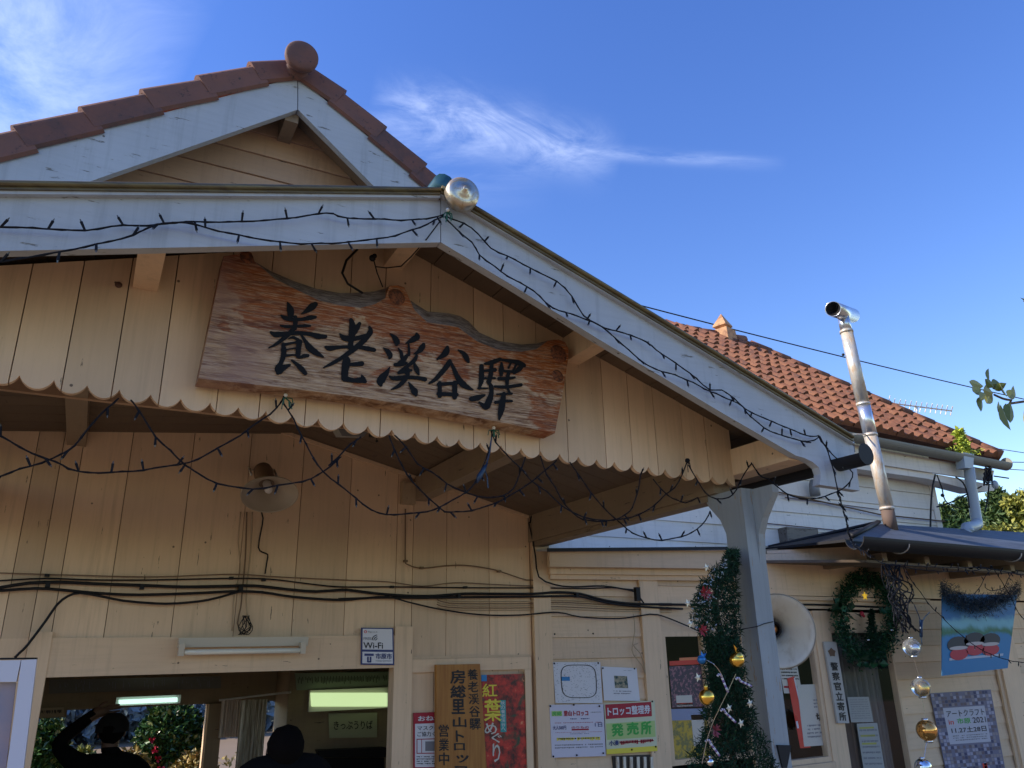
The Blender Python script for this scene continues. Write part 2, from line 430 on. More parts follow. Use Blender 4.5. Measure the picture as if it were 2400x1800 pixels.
# =================================================================== THE PLACE
YB, YG, YW = 2.35, 2.75, 4.65
KW = YW/4.05
# ground
def asph(t, bs):
    n = NT(t); a = n.noise(n.coord(), .6, 6, .6); b2 = n.noise(n.coord(), 60, 3, .6)
    c = n.mix(a, (.24, .165, .095), (.19, .13, .075)); c = n.mix(n.mth('MULTIPLY', b2, .35), c, (.08, .075, .07)); n.l(c, bs.inputs['Base Color'])
M_gnd = mat('pale_plaza_paving', rough=.9, build=asph)
g = MB(); g.face([(-600, -600, 0), (600, -600, 0), (600, 900, 0), (-600, 900, 0)])
tag(g.build('ground', M_gnd), kind='structure')

# ---------------------------------------------------------------- station building
st = thing('station_building', 'cream wooden station building with scalloped gable porch and terracotta tile roofs', 'building', (1, 4, 0))

# porch gable board: vertical planks with scalloped lower edge
SC = .0955; X0S = -.0955*8
def zs(x):
    base = 2.856-(x-0)*.0262 if x < 2.8 else 2.78
    ph = ((x-.002) / SC) % 1.0
    return base+.001-.038*max(0, 1-(2*ph-1)**2)**.75
def gtop(x): return 3.66-.315*abs(x-.98)
gb = MB(); xs = [-.86]; 
while xs[-1] < 2.70: xs.append(xs[-1]+random.choice([.145, .165, .185, .2]))
xs[-1] = 2.725; 
if xs[-1]-xs[-2] < .06: xs.pop(-2)
vboards(gb, xs, gtop, zs, YG, .022, .0035, 64)
gb.build('gable_board', M_vb, st)
slab('gable_backing', [(-.85, 2.9), (2.71, 2.9), (2.71, gtop(2.71)), (.98, gtop(.98)), (-.85, gtop(-.85))], YG+.024, .02, M_dark, st, px=False)
# bargeboards
bl = [(-300, 450), (0, 454), (1032, 463), (1032, 568), (0, 588), (-300, 594)]
slab('bargeboard', bl, YB, .04, M_bg, st)
br = [(1034, 458), (1100, 490), (1400, 676), (1700, 857), (1860, 953), (2000, 1040), (2015, 1150), (1921, 1136), (1924, 1110), (1919, 1095), (1905, 1083), (1885, 1073), (1866, 1068), (1700, 972), (1400, 793), (1200, 668), (1034, 568)]
slab('bargeboard', br, YB, .04, M_bg, st)
# narrow upper strip + dark gap + rolled roof edge along both barges
def along(pts, Y, dz0, dz1, th, m, nm):
    b = MB()
    for (a, c) in zip(pts[:-1], pts[1:]):
        p, q = P(*a, Y), P(*c, Y)
        b.prism([p+Vector((0, 0, dz0)), q+Vector((0, 0, dz0)), q+Vector((0, 0, dz1)), p+Vector((0, 0, dz1))], (0, th, 0))
    return b.build(nm, m, st)
lt = [(-300, 450), (0, 454), (1032, 463)]; rt = [(1034, 457), (1400, 675), (1700, 856), (2003, 1040)]
along(lt, YB-.004, -.010, .0, .05, M_dark, 'roof_edge_gap'); along(rt, YB-.004, -.010, 0, .05, M_dark, 'roof_edge_gap')
along(lt, YB-.022, 0, .014, .07, M_bg, 'roof_edge_strip'); along(rt, YB-.022, 0, .011, .07, M_bg, 'roof_edge_strip')
for pl, za_, hh_ in ((lt, .015, .020), (rt, .012, .022)):
    along(pl, YB-.030, za_, za_+hh_, .14, M_olive, 'roof_edge_flashing')
    b = MB(); b.tube([P(x, y, YB-.034)+Vector((0, 0, za_+hh_)) for x, y in pl], .009, 10); b.build('flashing_roll', M_olive, st)
# porch roof slabs (ridge runs along Y)
zr = 3.71; xr = .98
for s_, sl_ in ((-1, .262), (1, .345)):
    xe = xr+s_*2.2; z0_ = 3.672
    b = MB(); b.prism([(xr, YB+.045, z0_-.03), (xe, YB+.045, z0_-.03-sl_*2.2), (xe, YB+.045, z0_-sl_*2.2), (xr, YB+.045, z0_)], (0, 3.2, 0)); b.build('porch_roof', M_sroof, st)
    b = MB()    # soffit boards running along the eaves
    k = 0; x = 0; sl_ = .262 if s_ < 0 else .345
    while x < 2.14:
        w = .14; xa, xb = xr+s_*x, xr+s_*min(x+w-.004, 2.15); za, zb = 3.632-sl_*x, 3.632-sl_*min(x+w-.004, 2.15)
        b.prism([(xa, YB+.041, za), (xb, YB+.041, zb), (xb, YB+.041, zb+.015), (xa, YB+.041, za+.015)], (0, 2.2, 0), random.random()); x += w
    b.build('eave_soffit_boards', M_ceil, st)
def cz(x): return min(2.895+.247*(2.62-x), 3.174+.215*(x+.522))
for (xa_, xb_) in ((-.80, .985), (.987, 2.62)):
    k = 0; y = YG+.05
    while y < YW-.01:
        yb_ = min(y+.15, YW-.002); b_ = gb if False else None
        cb = MB() if k == 0 else cb; xs_ = [xa_, xb_]
        cb.prism([(xa_, y+.002, cz(xa_)), (xb_, y+.002, cz(xb_)), (xb_, y+.002, cz(xb_)+.012), (xa_, y+.002, cz(xa_)+.012)], (0, yb_-y-.004, 0), random.random()); y = yb_; k += 1
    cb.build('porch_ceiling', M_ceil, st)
for xq in (-.16, 1.82):
    b = MB(); b.box((xq-.045, YG+.05, cz(xq)-.15), (xq+.045, YW+.02, cz(xq)-.003), .6); b.build('ceiling_purlin', M_yb, st)
# ridge cap and round metal end
rc = MB(); rc.tube([(xr+.01, YB-.02, 3.70), (xr+.01, YG+1.6, 3.70)], .045, 12); rc.build('ridge_cap', M_teal, st)
pc = P(1088, 447, YB-.10)
rd = MB()
prof = [(0, -.020), (.012, -.020), (.013, -.012), (.02, -.014), (.022, -.008), (.028, -.010), (.032, -.004), (.055, -.004), (.070, .0), (.078, .010), (.080, .025), (.078, .05), (.06, .055)]
prof = [(a*.82, h) for a, h in prof]
dirc = Vector((.10, 1, 0)).normalized()
rd.lathe(prof, pc, dirc, 32); rd.build('ridge_end_disc', M_disc, st)
# purlin ends carrying the barge overhang
def purlin(x, z, w=.09, h=.10, y0=YB+.042, y1=YG+.02, nm='purlin', m=None):
    b = MB(); b.box((x-w/2, y0, z-h/2), (x+w/2, y1, z+h/2), .6); return b.build(nm, m or M_vb, st)
for pxl, pyl in ((352, 612), (960, 600)):
    q = P(pxl, pyl, YB+.2); purlin(q.x, 3.60-.325*abs(q.x-xr), .08, .12)
q = P(1398, 815, YB+.2); purlin(q.x, 3.60-.325*abs(q.x-xr)-.03, .08, .12)
# porch wall plates (beams along Y over the posts)
for xp in (2.70, -.74):
    sgn = 1 if xp > 0 else -1
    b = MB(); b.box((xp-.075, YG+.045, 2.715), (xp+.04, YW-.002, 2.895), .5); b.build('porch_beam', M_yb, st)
    b = MB(); b.box((xp-.06, YG+.12, 2.685), (xp+.03, YW-.012, 2.714), .3); b.build('beam_bottom_board', M_yb, st)
    b = MB(); b.box((xp+.015, YB+.045, 2.80), (xp+.135, YG+.06, 2.93), .7); b.build('beam_overhang', M_vb, st)
    b = MB(); b.box((xp+sgn*.14, YB+.06, 2.80), (xp+sgn*.42, YW+.5, 2.82), .3); b.build('eave_soffit', M_ceil, st)
# posts with two knee brackets each
def post(xp, y0, label=None):
    b = MB(); b.box((xp-.052, y0, 0), (xp+.052, y0+.105, 2.713), .5); p_ = b.build('porch_post', M_post, st)
    for prof, xa_, xb_ in (([(y0+.1055, 2.43), (y0+.13, 2.43), (y0+.13, 2.515), (y0+.16, 2.585), (y0+.225, 2.656), (y0+.262, 2.713), (y0+.1055, 2.713)], xp-.0515, xp-.012),
                          ([(y0-.0005, 2.36), (y0-.0005, 2.71), (y0-.13, 2.71), (y0-.13, 2.675), (y0-.05, 2.57), (y0-.014, 2.50), (y0-.002, 2.40)], xp+.012, xp+.0515)):
        b = MB(); b.prism([(xa_, y, z) for y, z in prof], (xb_-xa_, 0, 0), .5); b.build('post_bracket', M_post, p_)
    return p_
post(2.70, 2.64); post(-.74, 2.64)

# ---------------------------------------------------------------- front wall under the porch
def wtop(x): return cz(x)-.002
fw = MB()
def X4(px, py=1500): return P(px, py, YW).x
xl = X4(108, 1587); xrj = X4(921, 1558); xdoor = X4(972, 1600)
xs = [-1.6]
js = [X4(60, 1540), X4(118, 1500), X4(243, 1490), X4(400, 1490), X4(547, 1480), X4(683, 1480), X4(805, 1480), X4(923, 1500), X4(963, 1500), X4(1045, 1500), X4(1148, 1500), X4(1246, 1500)]
xs = [-1.6, -1.35, -1.1, -.9, -.7, -.52, -.34]+js
xs = sorted(xs)
zl = P(454, 1493, YW).z      # top of lintel board
vboards(fw, xs, lambda x: max(wtop(x), 2.2), lambda x: zl if x < X4(930) else 1.98, YW, .02, .0035)
fw.build('front_wall', M_vb, st)
boxo('wall_backing', (-1.9, YW+.021, zl+.01), (X4(1246), YW+.07, 3.6), M_dark, st)
for sx in (0,):
    pa_, pb_ = P(650, 1008, YW-.02), P(1238, 1211, YW-.02); b = MB(); b.obox(pa_, pb_, .02, .022); b.build('rake_trim', M_vb, st); pa_, pb_ = P(-60, 1003, YW-.02), P(560, 963, YW-.02); b = MB(); b.obox(pa_, pb_, .02, .02); b.build('rake_trim', M_vb, st)
ztl = P(454, 1578, YW).z
boxo('lintel_board', (X4(118), YW-.018, ztl), (xrj, YW+.06, zl), M_hb, st)
# jamb posts of the opening
b = MB(); b.box((xrj, YW-.022, 0), (xrj+.115, YW+.07, zl+.05), .8); b.build('door_jamb', M_vb, st)
b = MB(); b.box((xl-.10, YW-.022, 0), (xl-.002, YW+.07, zl+.03), .7); b.build('door_jamb', M_vb, st)
b = MB(); vboards(b, [-1.6, -1.3, -1.0, -.7, -.45, xl-.101], lambda x: zl, lambda x: 0, YW, .03); b.build('left_wall_panel', M_vb, st)
# panel between jamb and corner, with door rail
xa = xrj+.116; xb = X4(1246)
b = MB(); vboards(b, [xa, xa+.15, xa+.30, xa+.45, xb], lambda x: 1.98, lambda x: 0, YW+.004, .03); b.build('wall_panel', M_vb, st)
b = MB(); b.box((xa, YW-.02, 1.90), (xb-.02, YW+.003, 1.975), .8); b.box((xa, YW-.012, 1.976), (xb-.02, YW+.003, 1.99), .2); b.build('door_head_rail', M_hb, st)
b = MB(); xd0, xd1 = X4(1128), X4(1246); b.box((xd1-.075, YW-.036, 0), (xd1-.03, YW+.0, 1.899), .9); b.build('door_frame', M_vb, st)
# corner board where porch wall meets the side wing
xc0, xc1 = X4(1250), X4(1290)
boxo('corner_board', (xc0-.005, YW-.03, 0), (xc1-.004, YW+.05, 2.72), M_vb, st)

# ---------------------------------------------------------------- wing with poster wall (right of the porch)
xw0 = xc1; xwin0 = X4(1530, 1500); 
zsid = .135
hb = MB(); hboards(hb, xw0, X4(1502, 1500), 1.0, P(1400, 1345, YW).z, zsid, YW, .012); 
hb.build('poster_wall_siding', M_hb, st)
b = MB(); b.box((X4(1502, 1500), YW-.03, 1.0), (X4(1548, 1500)-.01, YW+.03, P(1520, 1350, YW).z), .8); b.build('window_side_trim', M_vb, st)
zwt = P(1600, 1480, YW).z
xwa = X4(1548, 1500); xwm0 = P(1925, 1640, YW).x; xwm1 = P(1962, 1640, YW).x; xwb0 = P(1790, 1640, YW).x
xce = P(2096, 1580, YW).x
# wall above windows
hb2 = MB(); hboards(hb2, X4(1548, 1500)-.01, X4(1790, 1400)+.3, zwt, P(1600, 1350, YW).z, .16, YW-.004, .008); hb2.build('window_head_wall', M_hb, st)
xfar = 10.5
hb3 = MB(); hboards(hb3, xce, xfar, 0.9, P(2300, 1410, YW).z, .135, YW+.002, .012); hb3.build('right_wall_siding', M_hb, st)
# fascia layers under the left eave
b = MB(); b.prism([P(1288, 1293, 3.93*KW), P(1722, 1289, 3.93*KW), P(1722, 1333, 3.93*KW), P(1288, 1328, 3.93*KW)], (0, .03, 0), .1); b.build('eave_fascia', M_hb, st)
b = MB(); b.prism([P(1290, 1329, 3.99*KW), P(1760, 1334, 3.99*KW), P(1760, 1350, 3.99*KW), P(1290, 1345, 3.99*KW)], (0, .05, 0), .9); b.prism([P(1290, 1346, 4.01*KW), P(1760, 1351, 4.01*KW), P(1760, 1362, 4.01*KW), P(1290, 1357, 4.01*KW)], (0, .03, 0), .6); b.build('eave_moulding', M_hb, st)
# lean-to roof over the poster wall
f0, f1 = P(1282, 1292, 3.90*KW), P(1760, 1287, 3.90*KW)
b = MB(); b.prism([f0, f1, f1+Vector((0, 0, .014)), f0+Vector((0, 0, .014))], (0, 1.9, .20), .2); b.build('lean_to_roof', mat('pale_metal_roof_sheet', (.50, .54, .60), .35, .5), st)
b = MB(); b.prism([f0+Vector((0, -.006, -.004)), f1+Vector((0, -.006, -.004)), f1+Vector((0, -.006, .02)), f0+Vector((0, -.006, .02))], (0, .005, 0)); b.build('roof_edge_strip', M_char, st)
# right section roof: front eave, left hip
C0 = P(1999, 1262, 3.42*KW); C1 = P(1792, 1284, 4.2*KW); R0 = P(2064, 1228, 3.8*KW); RB = P(2420, 1249, 4.6*KW); CF = P(2420, 1292, 3.42*KW); RB2 = RB+(RB-R0).normalized()*2.4; CF2 = CF+(CF-C0).normalized()*2.4
dn = Vector((0, 0, -.02))
def sheet(tri, nm, m, th=dn):
    b = MB(); b.prism(tri, th); return b.build(nm, m, st)
sheet([C0, R0, C1], 'hip_roof_side', M_char)
sheet([C0, CF2, RB2, R0], 'hip_roof_front', M_sroof)
sheet([R0+Vector((0, .01, 0)), RB2+Vector((0, .01, 0)), RB2+Vector((0, 1.3, .0)), R0+Vector((0, 1.9, .0)), C1+Vector((0, 1.5, 0)), C1+Vector((0, .01, 0))], 'hip_roof_back', M_sroof)
b = MB(); b.tube([R0+Vector((-.03, 0, .015)), C0+Vector((0, 0, .02))], .02, 8); b.tube([R0+Vector((0, 0, .02)), C1+Vector((.05, 0, .01))], .014, 8); b.build('hip_flashing', M_char, st)
# boards under that roof
b = MB(); b.prism([P(1786, 1291, 4.1*KW), P(2040, 1279, 3.60*KW), P(2040, 1291, 3.60*KW), P(1786, 1298, 4.1*KW)], (0, .02, 0), .7); b.build('eave_board', M_hb, st)
b = MB(); b.prism([P(1790, 1299, 4.08*KW), P(2032, 1290, 3.62*KW), P(2032, 1317, 3.62*KW), P(1790, 1319, 4.08*KW)], (0, .03, 0), .95); b.build('eave_fascia', M_hb, st)
b = MB(); b.prism([P(1788, 1320, YW-.05), P(2420, 1345, YW-.05), P(2420, 1408, YW-.05), P(1790, 1394, YW-.05)], (0, .05, 0), .9)
b.build('header_board', M_hb, st)
b = MB(); b.prism([P(1790, 1319, 4.0*KW), P(2420, 1343, 4.0*KW), P(2420, 1347, 3.5*KW), P(2032, 1318, 3.5*KW)], (0, 0, .02), .4); b.build('hip_soffit', M_ceil, st)
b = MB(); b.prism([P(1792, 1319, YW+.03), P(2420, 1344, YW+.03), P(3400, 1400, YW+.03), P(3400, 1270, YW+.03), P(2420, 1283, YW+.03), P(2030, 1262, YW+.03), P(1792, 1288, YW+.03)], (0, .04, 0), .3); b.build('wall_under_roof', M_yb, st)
for i, pxx in enumerate((2060, 2160, 2260, 2360)):
    b = MB(); q = P(pxx, 1316+.085*(pxx-2060), 3.55*KW); b.box((q.x-.03, 3.5*KW, q.z-.01), (q.x+.03, 4.0*KW, q.z+.06), .4); b.build('rafter_end', M_yb, st)
b = MB(); b.prism([P(1790, 1395, YW-.06), P(2180, 1405, YW-.06), P(2180, 1413, YW-.06), P(1790, 1404, YW-.06)], (0, .06, 0), .3)
b.prism([P(1790, 1404, YW-.03), P(2180, 1413, YW-.03), P(2180, 1432, YW-.03), P(1790, 1424, YW-.03)], (0, .03, 0), .6); b.build('header_moulding', M_hb, st)
b = MB(); b.prism([P(1895, 1432, YW-.02), P(2150, 1440, YW-.02), P(2150, 1480, YW-.02), P(1895, 1480, YW-.02)], (0, .03, 0), .6); b.build('window_head_board', M_hb, st)
# charcoal gutter
gt = MB()
ga, gb_ = P(2003, 1270, 3.36*KW), P(2420, 1303, 3.36*KW); gd = (gb_-ga); ge = ga+gd.normalized()*4.5
n_ = 12; r_ = .055
def halfpipe(mb, a, b, r, n=12, th=.006):
    ax = (b-a).normalized(); sdv = ax.cross(Vector((0, 0, 1))).normalized(); up = sdv.cross(ax)
    ring = lambda p, rr: [p+sdv*math.cos(math.pi*k/n)*rr-up*math.sin(math.pi*k/n)*rr for k in range(n+1)]
    o1, o2, i1, i2 = ring(a, r), ring(b, r), ring(a, r-th), ring(b, r-th); m = n+1
    vs = o1+o2+i1+i2; fs = []
    for k in range(n): fs += [(k, m+k, m+k+1, k+1), (2*m+k+1, 3*m+k+1, 3*m+k, 2*m+k), (k+1, 2*m+k+1, 2*m+k, k), (m+k, 3*m+k, 3*m+k+1, m+k+1)]
    fs += [(0, 2*m, 3*m, m), (n, m+n, 3*m+n, 2*m+n)]
    mb.poly(vs, fs, .5, False)
halfpipe(gt, ga+Vector((0, 0, .03)), ge+Vector((0, 0, .03)), .085, 14); wgut = gt.build('wing_gutter', M_char, st)
for fct in (.22, .86, 1.5):
    b = MB(); q = ga+gd*fct; sdv = gd.normalized().cross(Vector((0, 0, 1))).normalized()
    b.tube([q+sdv*math.cos(math.pi*k/8)*.088-Vector((0, 0, 1))*math.sin(math.pi*k/8)*.061 for k in range(9)]+[q+Vector((0, -.0, .02))], .005, 5); b.build('gutter_bracket', M_steel, wgut)

# windows of the wing ------------------------------------------------
def window(x0, x1, z0, z1, Y, nm='window', depth=.05, fr=.035, mull=0):
    b = MB()
    b.box((x0, Y-.025, z0), (x0+fr, Y+.03, z1)); b.box((x1-fr, Y-.025, z0), (x1, Y+.03, z1))
    b.box((x0+fr, Y-.025, z1-fr), (x1-fr, Y+.03, z1)); b.box((x0+fr, Y-.025, z0), (x1-fr, Y+.03, z0+fr))
    for k in range(mull):
        xm = x0+(x1-x0)*(k+1)/(mull+1); b.box((xm-.015, Y-.02, z0+fr), (xm+.015, Y+.03, z1-fr))
    o = b.build(nm, M_vb, st)
    boxo('pane', (x0+fr, Y+.002, z0+fr), (x1-fr, Y+.006, z1-fr), M_glass, o)
    return o
zwb = P(1640, 1780, YW).z
window(xwa-.01, xwb0-.15, zwb-.02, zwt, YW, mull=1)
b = MB(); b.box((xwb0-.149, YW-.03, .9), (xwb0-.05, YW+.03, zwt), .5); b.build('window_mullion_post', M_vb, st)
zr_t = P(1930, 1478, YW).z; zr_b = P(1900, 1778, YW).z
window(xwb0-.05, xwm0, zr_b-.03, zr_t, YW)
b = MB(); b.box((xwm0, YW-.035, .8), (xwm1, YW+.03, P(1940, 1432, YW).z), .7); b.build('window_mullion_post', M_vb, st)
window(xwm1, xce, .9, zr_t, YW, mull=0, fr=.02)
boxo('window_sill', (xwb0-.1, YW-.06, zr_b-.07), (xwm0, YW+.03, zr_b-.031), M_hb, st)
boxo('wall_below_window', (xwa-.02, YW, .0), (xwm0, YW+.03, zr_b-.071), M_hb, st)
boxo('lower_wall', (xw0, YW+.002, 0), (xwa-.021, YW+.03, .999), M_hb, st)
boxo('lower_wall', (xwm1, YW+.004, 0), (xfar, YW+.035, .899), M_hb, st)
b = MB(); q0, q1 = P(2352, 1640, YW).x, P(2395, 1640, YW).x; b.box((q0, YW-.05, 0), (q1, YW-.012, P(2375, 1412, YW).z), .95); b.box((q0-.05, YW-.03, 0), (q0-.001, YW-.012, P(2375, 1520, YW).z+.3), .3); b.build('corner_trim', M_vb, st)
# office room behind the wing windows
def room(nm, x0, x1, y0, y1, z0, z1, m, skip=''):
    b = MB(); t = .05
    if 'f' not in skip: b.box((x0, y0, z0-t), (x1, y1, z0-.001), .5)
    b.box((x0, y0, z1), (x1, y1, z1+t), .5)
    if 'l' not in skip: b.box((x0-t, y0, z0), (x0-.001, y1, z1), .5)
    if 'r' not in skip: b.box((x1+.001, y0, z0), (x1+t, y1, z1), .5)
    if 'b' not in skip: b.box((x0, y1+.001, z0), (x1, y1+t, z1), .5)
    return b.build(nm, m, st)
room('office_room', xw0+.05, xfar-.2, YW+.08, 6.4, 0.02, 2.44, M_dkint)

# ---------------------------------------------------------------- waiting room behind the opening
YR = 7.4
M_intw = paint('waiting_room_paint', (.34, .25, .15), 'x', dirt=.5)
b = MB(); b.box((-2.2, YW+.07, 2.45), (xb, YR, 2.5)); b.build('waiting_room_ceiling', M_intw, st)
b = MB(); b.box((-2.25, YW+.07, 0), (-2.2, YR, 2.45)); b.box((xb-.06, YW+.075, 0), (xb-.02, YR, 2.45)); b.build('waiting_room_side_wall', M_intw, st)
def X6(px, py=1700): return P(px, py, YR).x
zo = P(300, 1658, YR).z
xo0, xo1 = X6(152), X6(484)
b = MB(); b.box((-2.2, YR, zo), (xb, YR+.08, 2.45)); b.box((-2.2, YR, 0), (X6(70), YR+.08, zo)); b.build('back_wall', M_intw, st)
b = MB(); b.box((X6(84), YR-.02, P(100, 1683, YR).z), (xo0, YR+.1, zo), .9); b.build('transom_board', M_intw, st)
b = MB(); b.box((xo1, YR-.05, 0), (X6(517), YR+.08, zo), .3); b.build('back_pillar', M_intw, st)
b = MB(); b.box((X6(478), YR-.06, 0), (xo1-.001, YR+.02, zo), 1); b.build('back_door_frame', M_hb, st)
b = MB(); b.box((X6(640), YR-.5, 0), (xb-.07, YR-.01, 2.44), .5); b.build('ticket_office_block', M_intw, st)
# header strip with route panels over the far opening
b = MB(); b.prism([P(115, 1593, 7.0), P(518, 1585, 7.0), P(518, 1613, 7.0), P(115, 1626, 7.0)], (0, .03, 0), .4); fare0 = b.build('route_board_strip', mat('dim_route_board', (.16, .15, .13), .6), st)
b = MB()
for k in range(46):
    u = .03+.94*random.random(); Mq = quadmap([(115, 1593), (518, 1585), (518, 1613), (115, 1626)], 7.0)
    h = random.choice([.3, .5, .15]); v = random.uniform(.1, .9-h); rect(b, Mq, u, v, u+.004, v+h)
b.build('route_board_marks', M_grayi, fare0)
YP = YR-.5
# curtains and paper strips beside the pillar
cu = MB()
def curtain(mb, x0, x1, z0, z1, Y, amp=.02, n=40, tone=.6):
    for i in range(n):
        a, c = x0+(x1-x0)*i/n, x0+(x1-x0)*(i+1)/n
        ya, yc = Y+amp*math.sin(i*1.1+nz(i*.3)*3), Y+amp*math.sin((i+1)*1.1+nz((i+1)*.3)*3)
        mb.face([(a, ya, z0), (c, yc, z0), (c, yc, z1), (a, ya, z1)], tone, True)
curtain(cu, P(514, 1700, 7.1).x, P(560, 1700, 7.1).x, P(540, 1728, 7.1).z, P(540, 1640, 7.1).z, 7.1)
o = cu.build('noren_curtain', mat('pinkish_grey_curtain', (.75, .64, .56), .9)); tag(o, 'short pinkish grey curtain hanging by the pillar inside the waiting room', 'curtain')
cu = MB(); curtain(cu, P(560, 1700, 7.0).x, P(622, 1700, 7.0).x, 0.3, P(590, 1640, 7.0).z, 7.0, .03)
def cur_b(t, bs):
    n = NT(t); a = n.noise(n.coord((10, 10, 1)), 4, 4); n.l(n.mix(n.rng(a, .4, .65), (.85, .80, .70), (.45, .38, .28)), bs.inputs['Base Color'])
o = cu.build('long_curtain', mat('pale_long_curtain', rough=.9, build=cur_b)); tag(o, 'long pale curtain drawn aside between the pillar and the black-haired person', 'curtain')
b = MB(); b.tube([P(514, 1641, 7.05), P(682, 1622, 6.8)], .008, 8); tag(b.build('curtain_rail', M_white), 'thin curtain rail above the long pale curtain inside', 'rail')

# ---------------------------------------------------------------- upper left gable with verge tiles
YU = 3.5
ug = MB()
ap = P(697, 170, YU)
def uslab(nm, pts, Y, th, m): return slab(nm, pts, Y, th, m, st)
uslab('upper_bargeboard', [(697, 180), (697, 257), (240, 415), (-250, 590), (-250, 478), (0, 368)], YU, .04, M_bg)
uslab('upper_bargeboard', [(699, 180), (985, 425), (1010, 450), (890, 450), (699, 257)], YU, .04, M_bg)
# board wall behind
zb0 = 3.1; s1 = .81
hg = MB(); Yh = YU+.24; pa = P(690, 262, YU)
zz = zb0
apx = ap.x; ztop = pa.z+.16
while zz < ztop:
    zt = min(zz+.135, ztop); hw0 = (ztop-zz)/s1; hw1 = (ztop-zt)/s1
    hg.prism([(apx-hw0, Yh-.01, zz), (apx+hw0, Yh-.01, zz), (apx+hw1, Yh, zt-.003), (apx-hw1, Yh, zt-.003)], (0, .03, 0), random.random()); zz = zt
hg.build('upper_gable_wall', paint('upper_gable_paint', (.62, .40, .25), 'x', chips=.66), st)
# soffit of the verge overhang (both sides) + short purlin
for s_ in (-1, 1):
    b = MB(); zc = ap.z-.045
    b.prism([(apx, YU+.041, zc), (apx+s_*1.7, YU+.041, zc-1.7*.77), (apx+s_*1.7, YU+.041, zc-1.7*.77+.02), (apx, YU+.041, zc+.02)], (0, .5, 0)); b.build('verge_soffit', M_yb, st)
    b = MB(); b.prism([(apx, YU+.14, zc-.07), (apx+s_*1.7, YU+.14, zc-.07-1.7*.77), (apx+s_*1.7, YU+.14, zc-1.7*.77-.002), (apx, YU+.14, zc-.002)], (0, .09, 0), .8); b.build('verge_rafter', M_yb, st)
    b = MB(); b.prism([(apx, YU+.05, zc+.021), (apx+s_*2.3, YU+.05, zc+.021-2.3*.77), (apx+s_*2.3, YU+.05, zc+.045-2.3*.77), (apx, YU+.05, zc+.045)], (0, 3.6, 0)); b.build('upper_roof_slope', M_tile, st)
q = P(663, 283, YU+.2); b = MB(); b.box((apx-.035, YU+.042, pa.z-.035), (apx+.035, Yh, pa.z+.06), .7); b.build('ridge_purlin', M_yb, st)
# verge tiles: curved lapping pieces, left and right
def verge_tile(p0, p1, up, nm='verge_tile', r0=.062, r1=.054):
    """from lower end p0 to upper end p1; a thick curved lip that hangs over the barge"""
    mb = MB(); ax = (p1-p0); L = ax.length; ax.normalize()
    yv = Vector((0, 1, 0)); n = 9
    rings = []
    for (t_, rr) in ((0, r0), (L, r1)):
        c = p0+ax*t_
        prof = [(-.01, -.095)]+[(-.01-.0+rr*(.0-math.cos(math.radians(90*k/5)))*.8+.048, rr*math.sin(math.radians(90*k/5))*.62-.0) for k in range(6)]+[(.22, rr*.60)]
        prof2 = [(y+.014, z-.014) for y, z in prof]
        rings.append([c+yv*y+up*z for y, z in prof]+[c+yv*y+up*z for y, z in reversed(prof2)])
    m = len(rings[0]); fs = [(k, (k+1) % m, m+(k+1) % m, m+k) for k in range(m)]+[tuple(reversed(range(m))), tuple(range(m, 2*m))]
    mb.poly(rings[0]+rings[1], fs, random.random())
    # two nail heads
    o = mb.build(nm, M_tile2, st)
    for u in (.35, .6):
        nb = MB(); nb.ball(p0+ax*L*u+yv*.002+up*.012, .0055, 8); nb.build('tile_nail', M_white, o)
    return o
tl = [(690, 166), (588, 192), (468, 222), (345, 257), (202, 300), (45, 342), (-120, 385), (-300, 432)]
tb = [(697, 172), (622, 186), (504, 218), (375, 252), (235, 294), (79, 340), (-90, 392)]
for k in range(6):
    p1 = P(*tb[k], YU-.012); p0 = P(*tb[k+1], YU-.012); ax = (p1-p0).normalized(); up = Vector((0, 1, 0)).cross(ax)*-1
    if up.z < 0: up = -up
    ext = ax*.03
    verge_tile(p0-ext+up*.092, p1+up*.070, up)
tr = [(700, 172), (776, 232), (870, 315), (966, 402), (1060, 488)]
for k in range(4):
    p1 = P(*tr[k], YU-.012); p0 = P(*tr[k+1], YU-.012); ax = (p1-p0).normalized(); up = Vector((0, 1, 0)).cross(ax)
    if up.z < 0: up = -up
    verge_tile(p0-ax*.03+up*.094, p1+up*.072, up)
# round ridge end tile
b = MB(); c = P(708, 130, YU-.12)
b.lathe([(0, -.010), (.045, -.012), (.078, -.009), (.086, -.002), (.088, .012), (.086, .030), (.04, .034)], c, (.05, 1, .10), 34, .3)
b.tube([c+Vector((0, .03, -.01)), c+Vector((0, 3, -.01))], .06, 16, tone=.3)
b.build('ridge_end_tile', M_tile2, st)

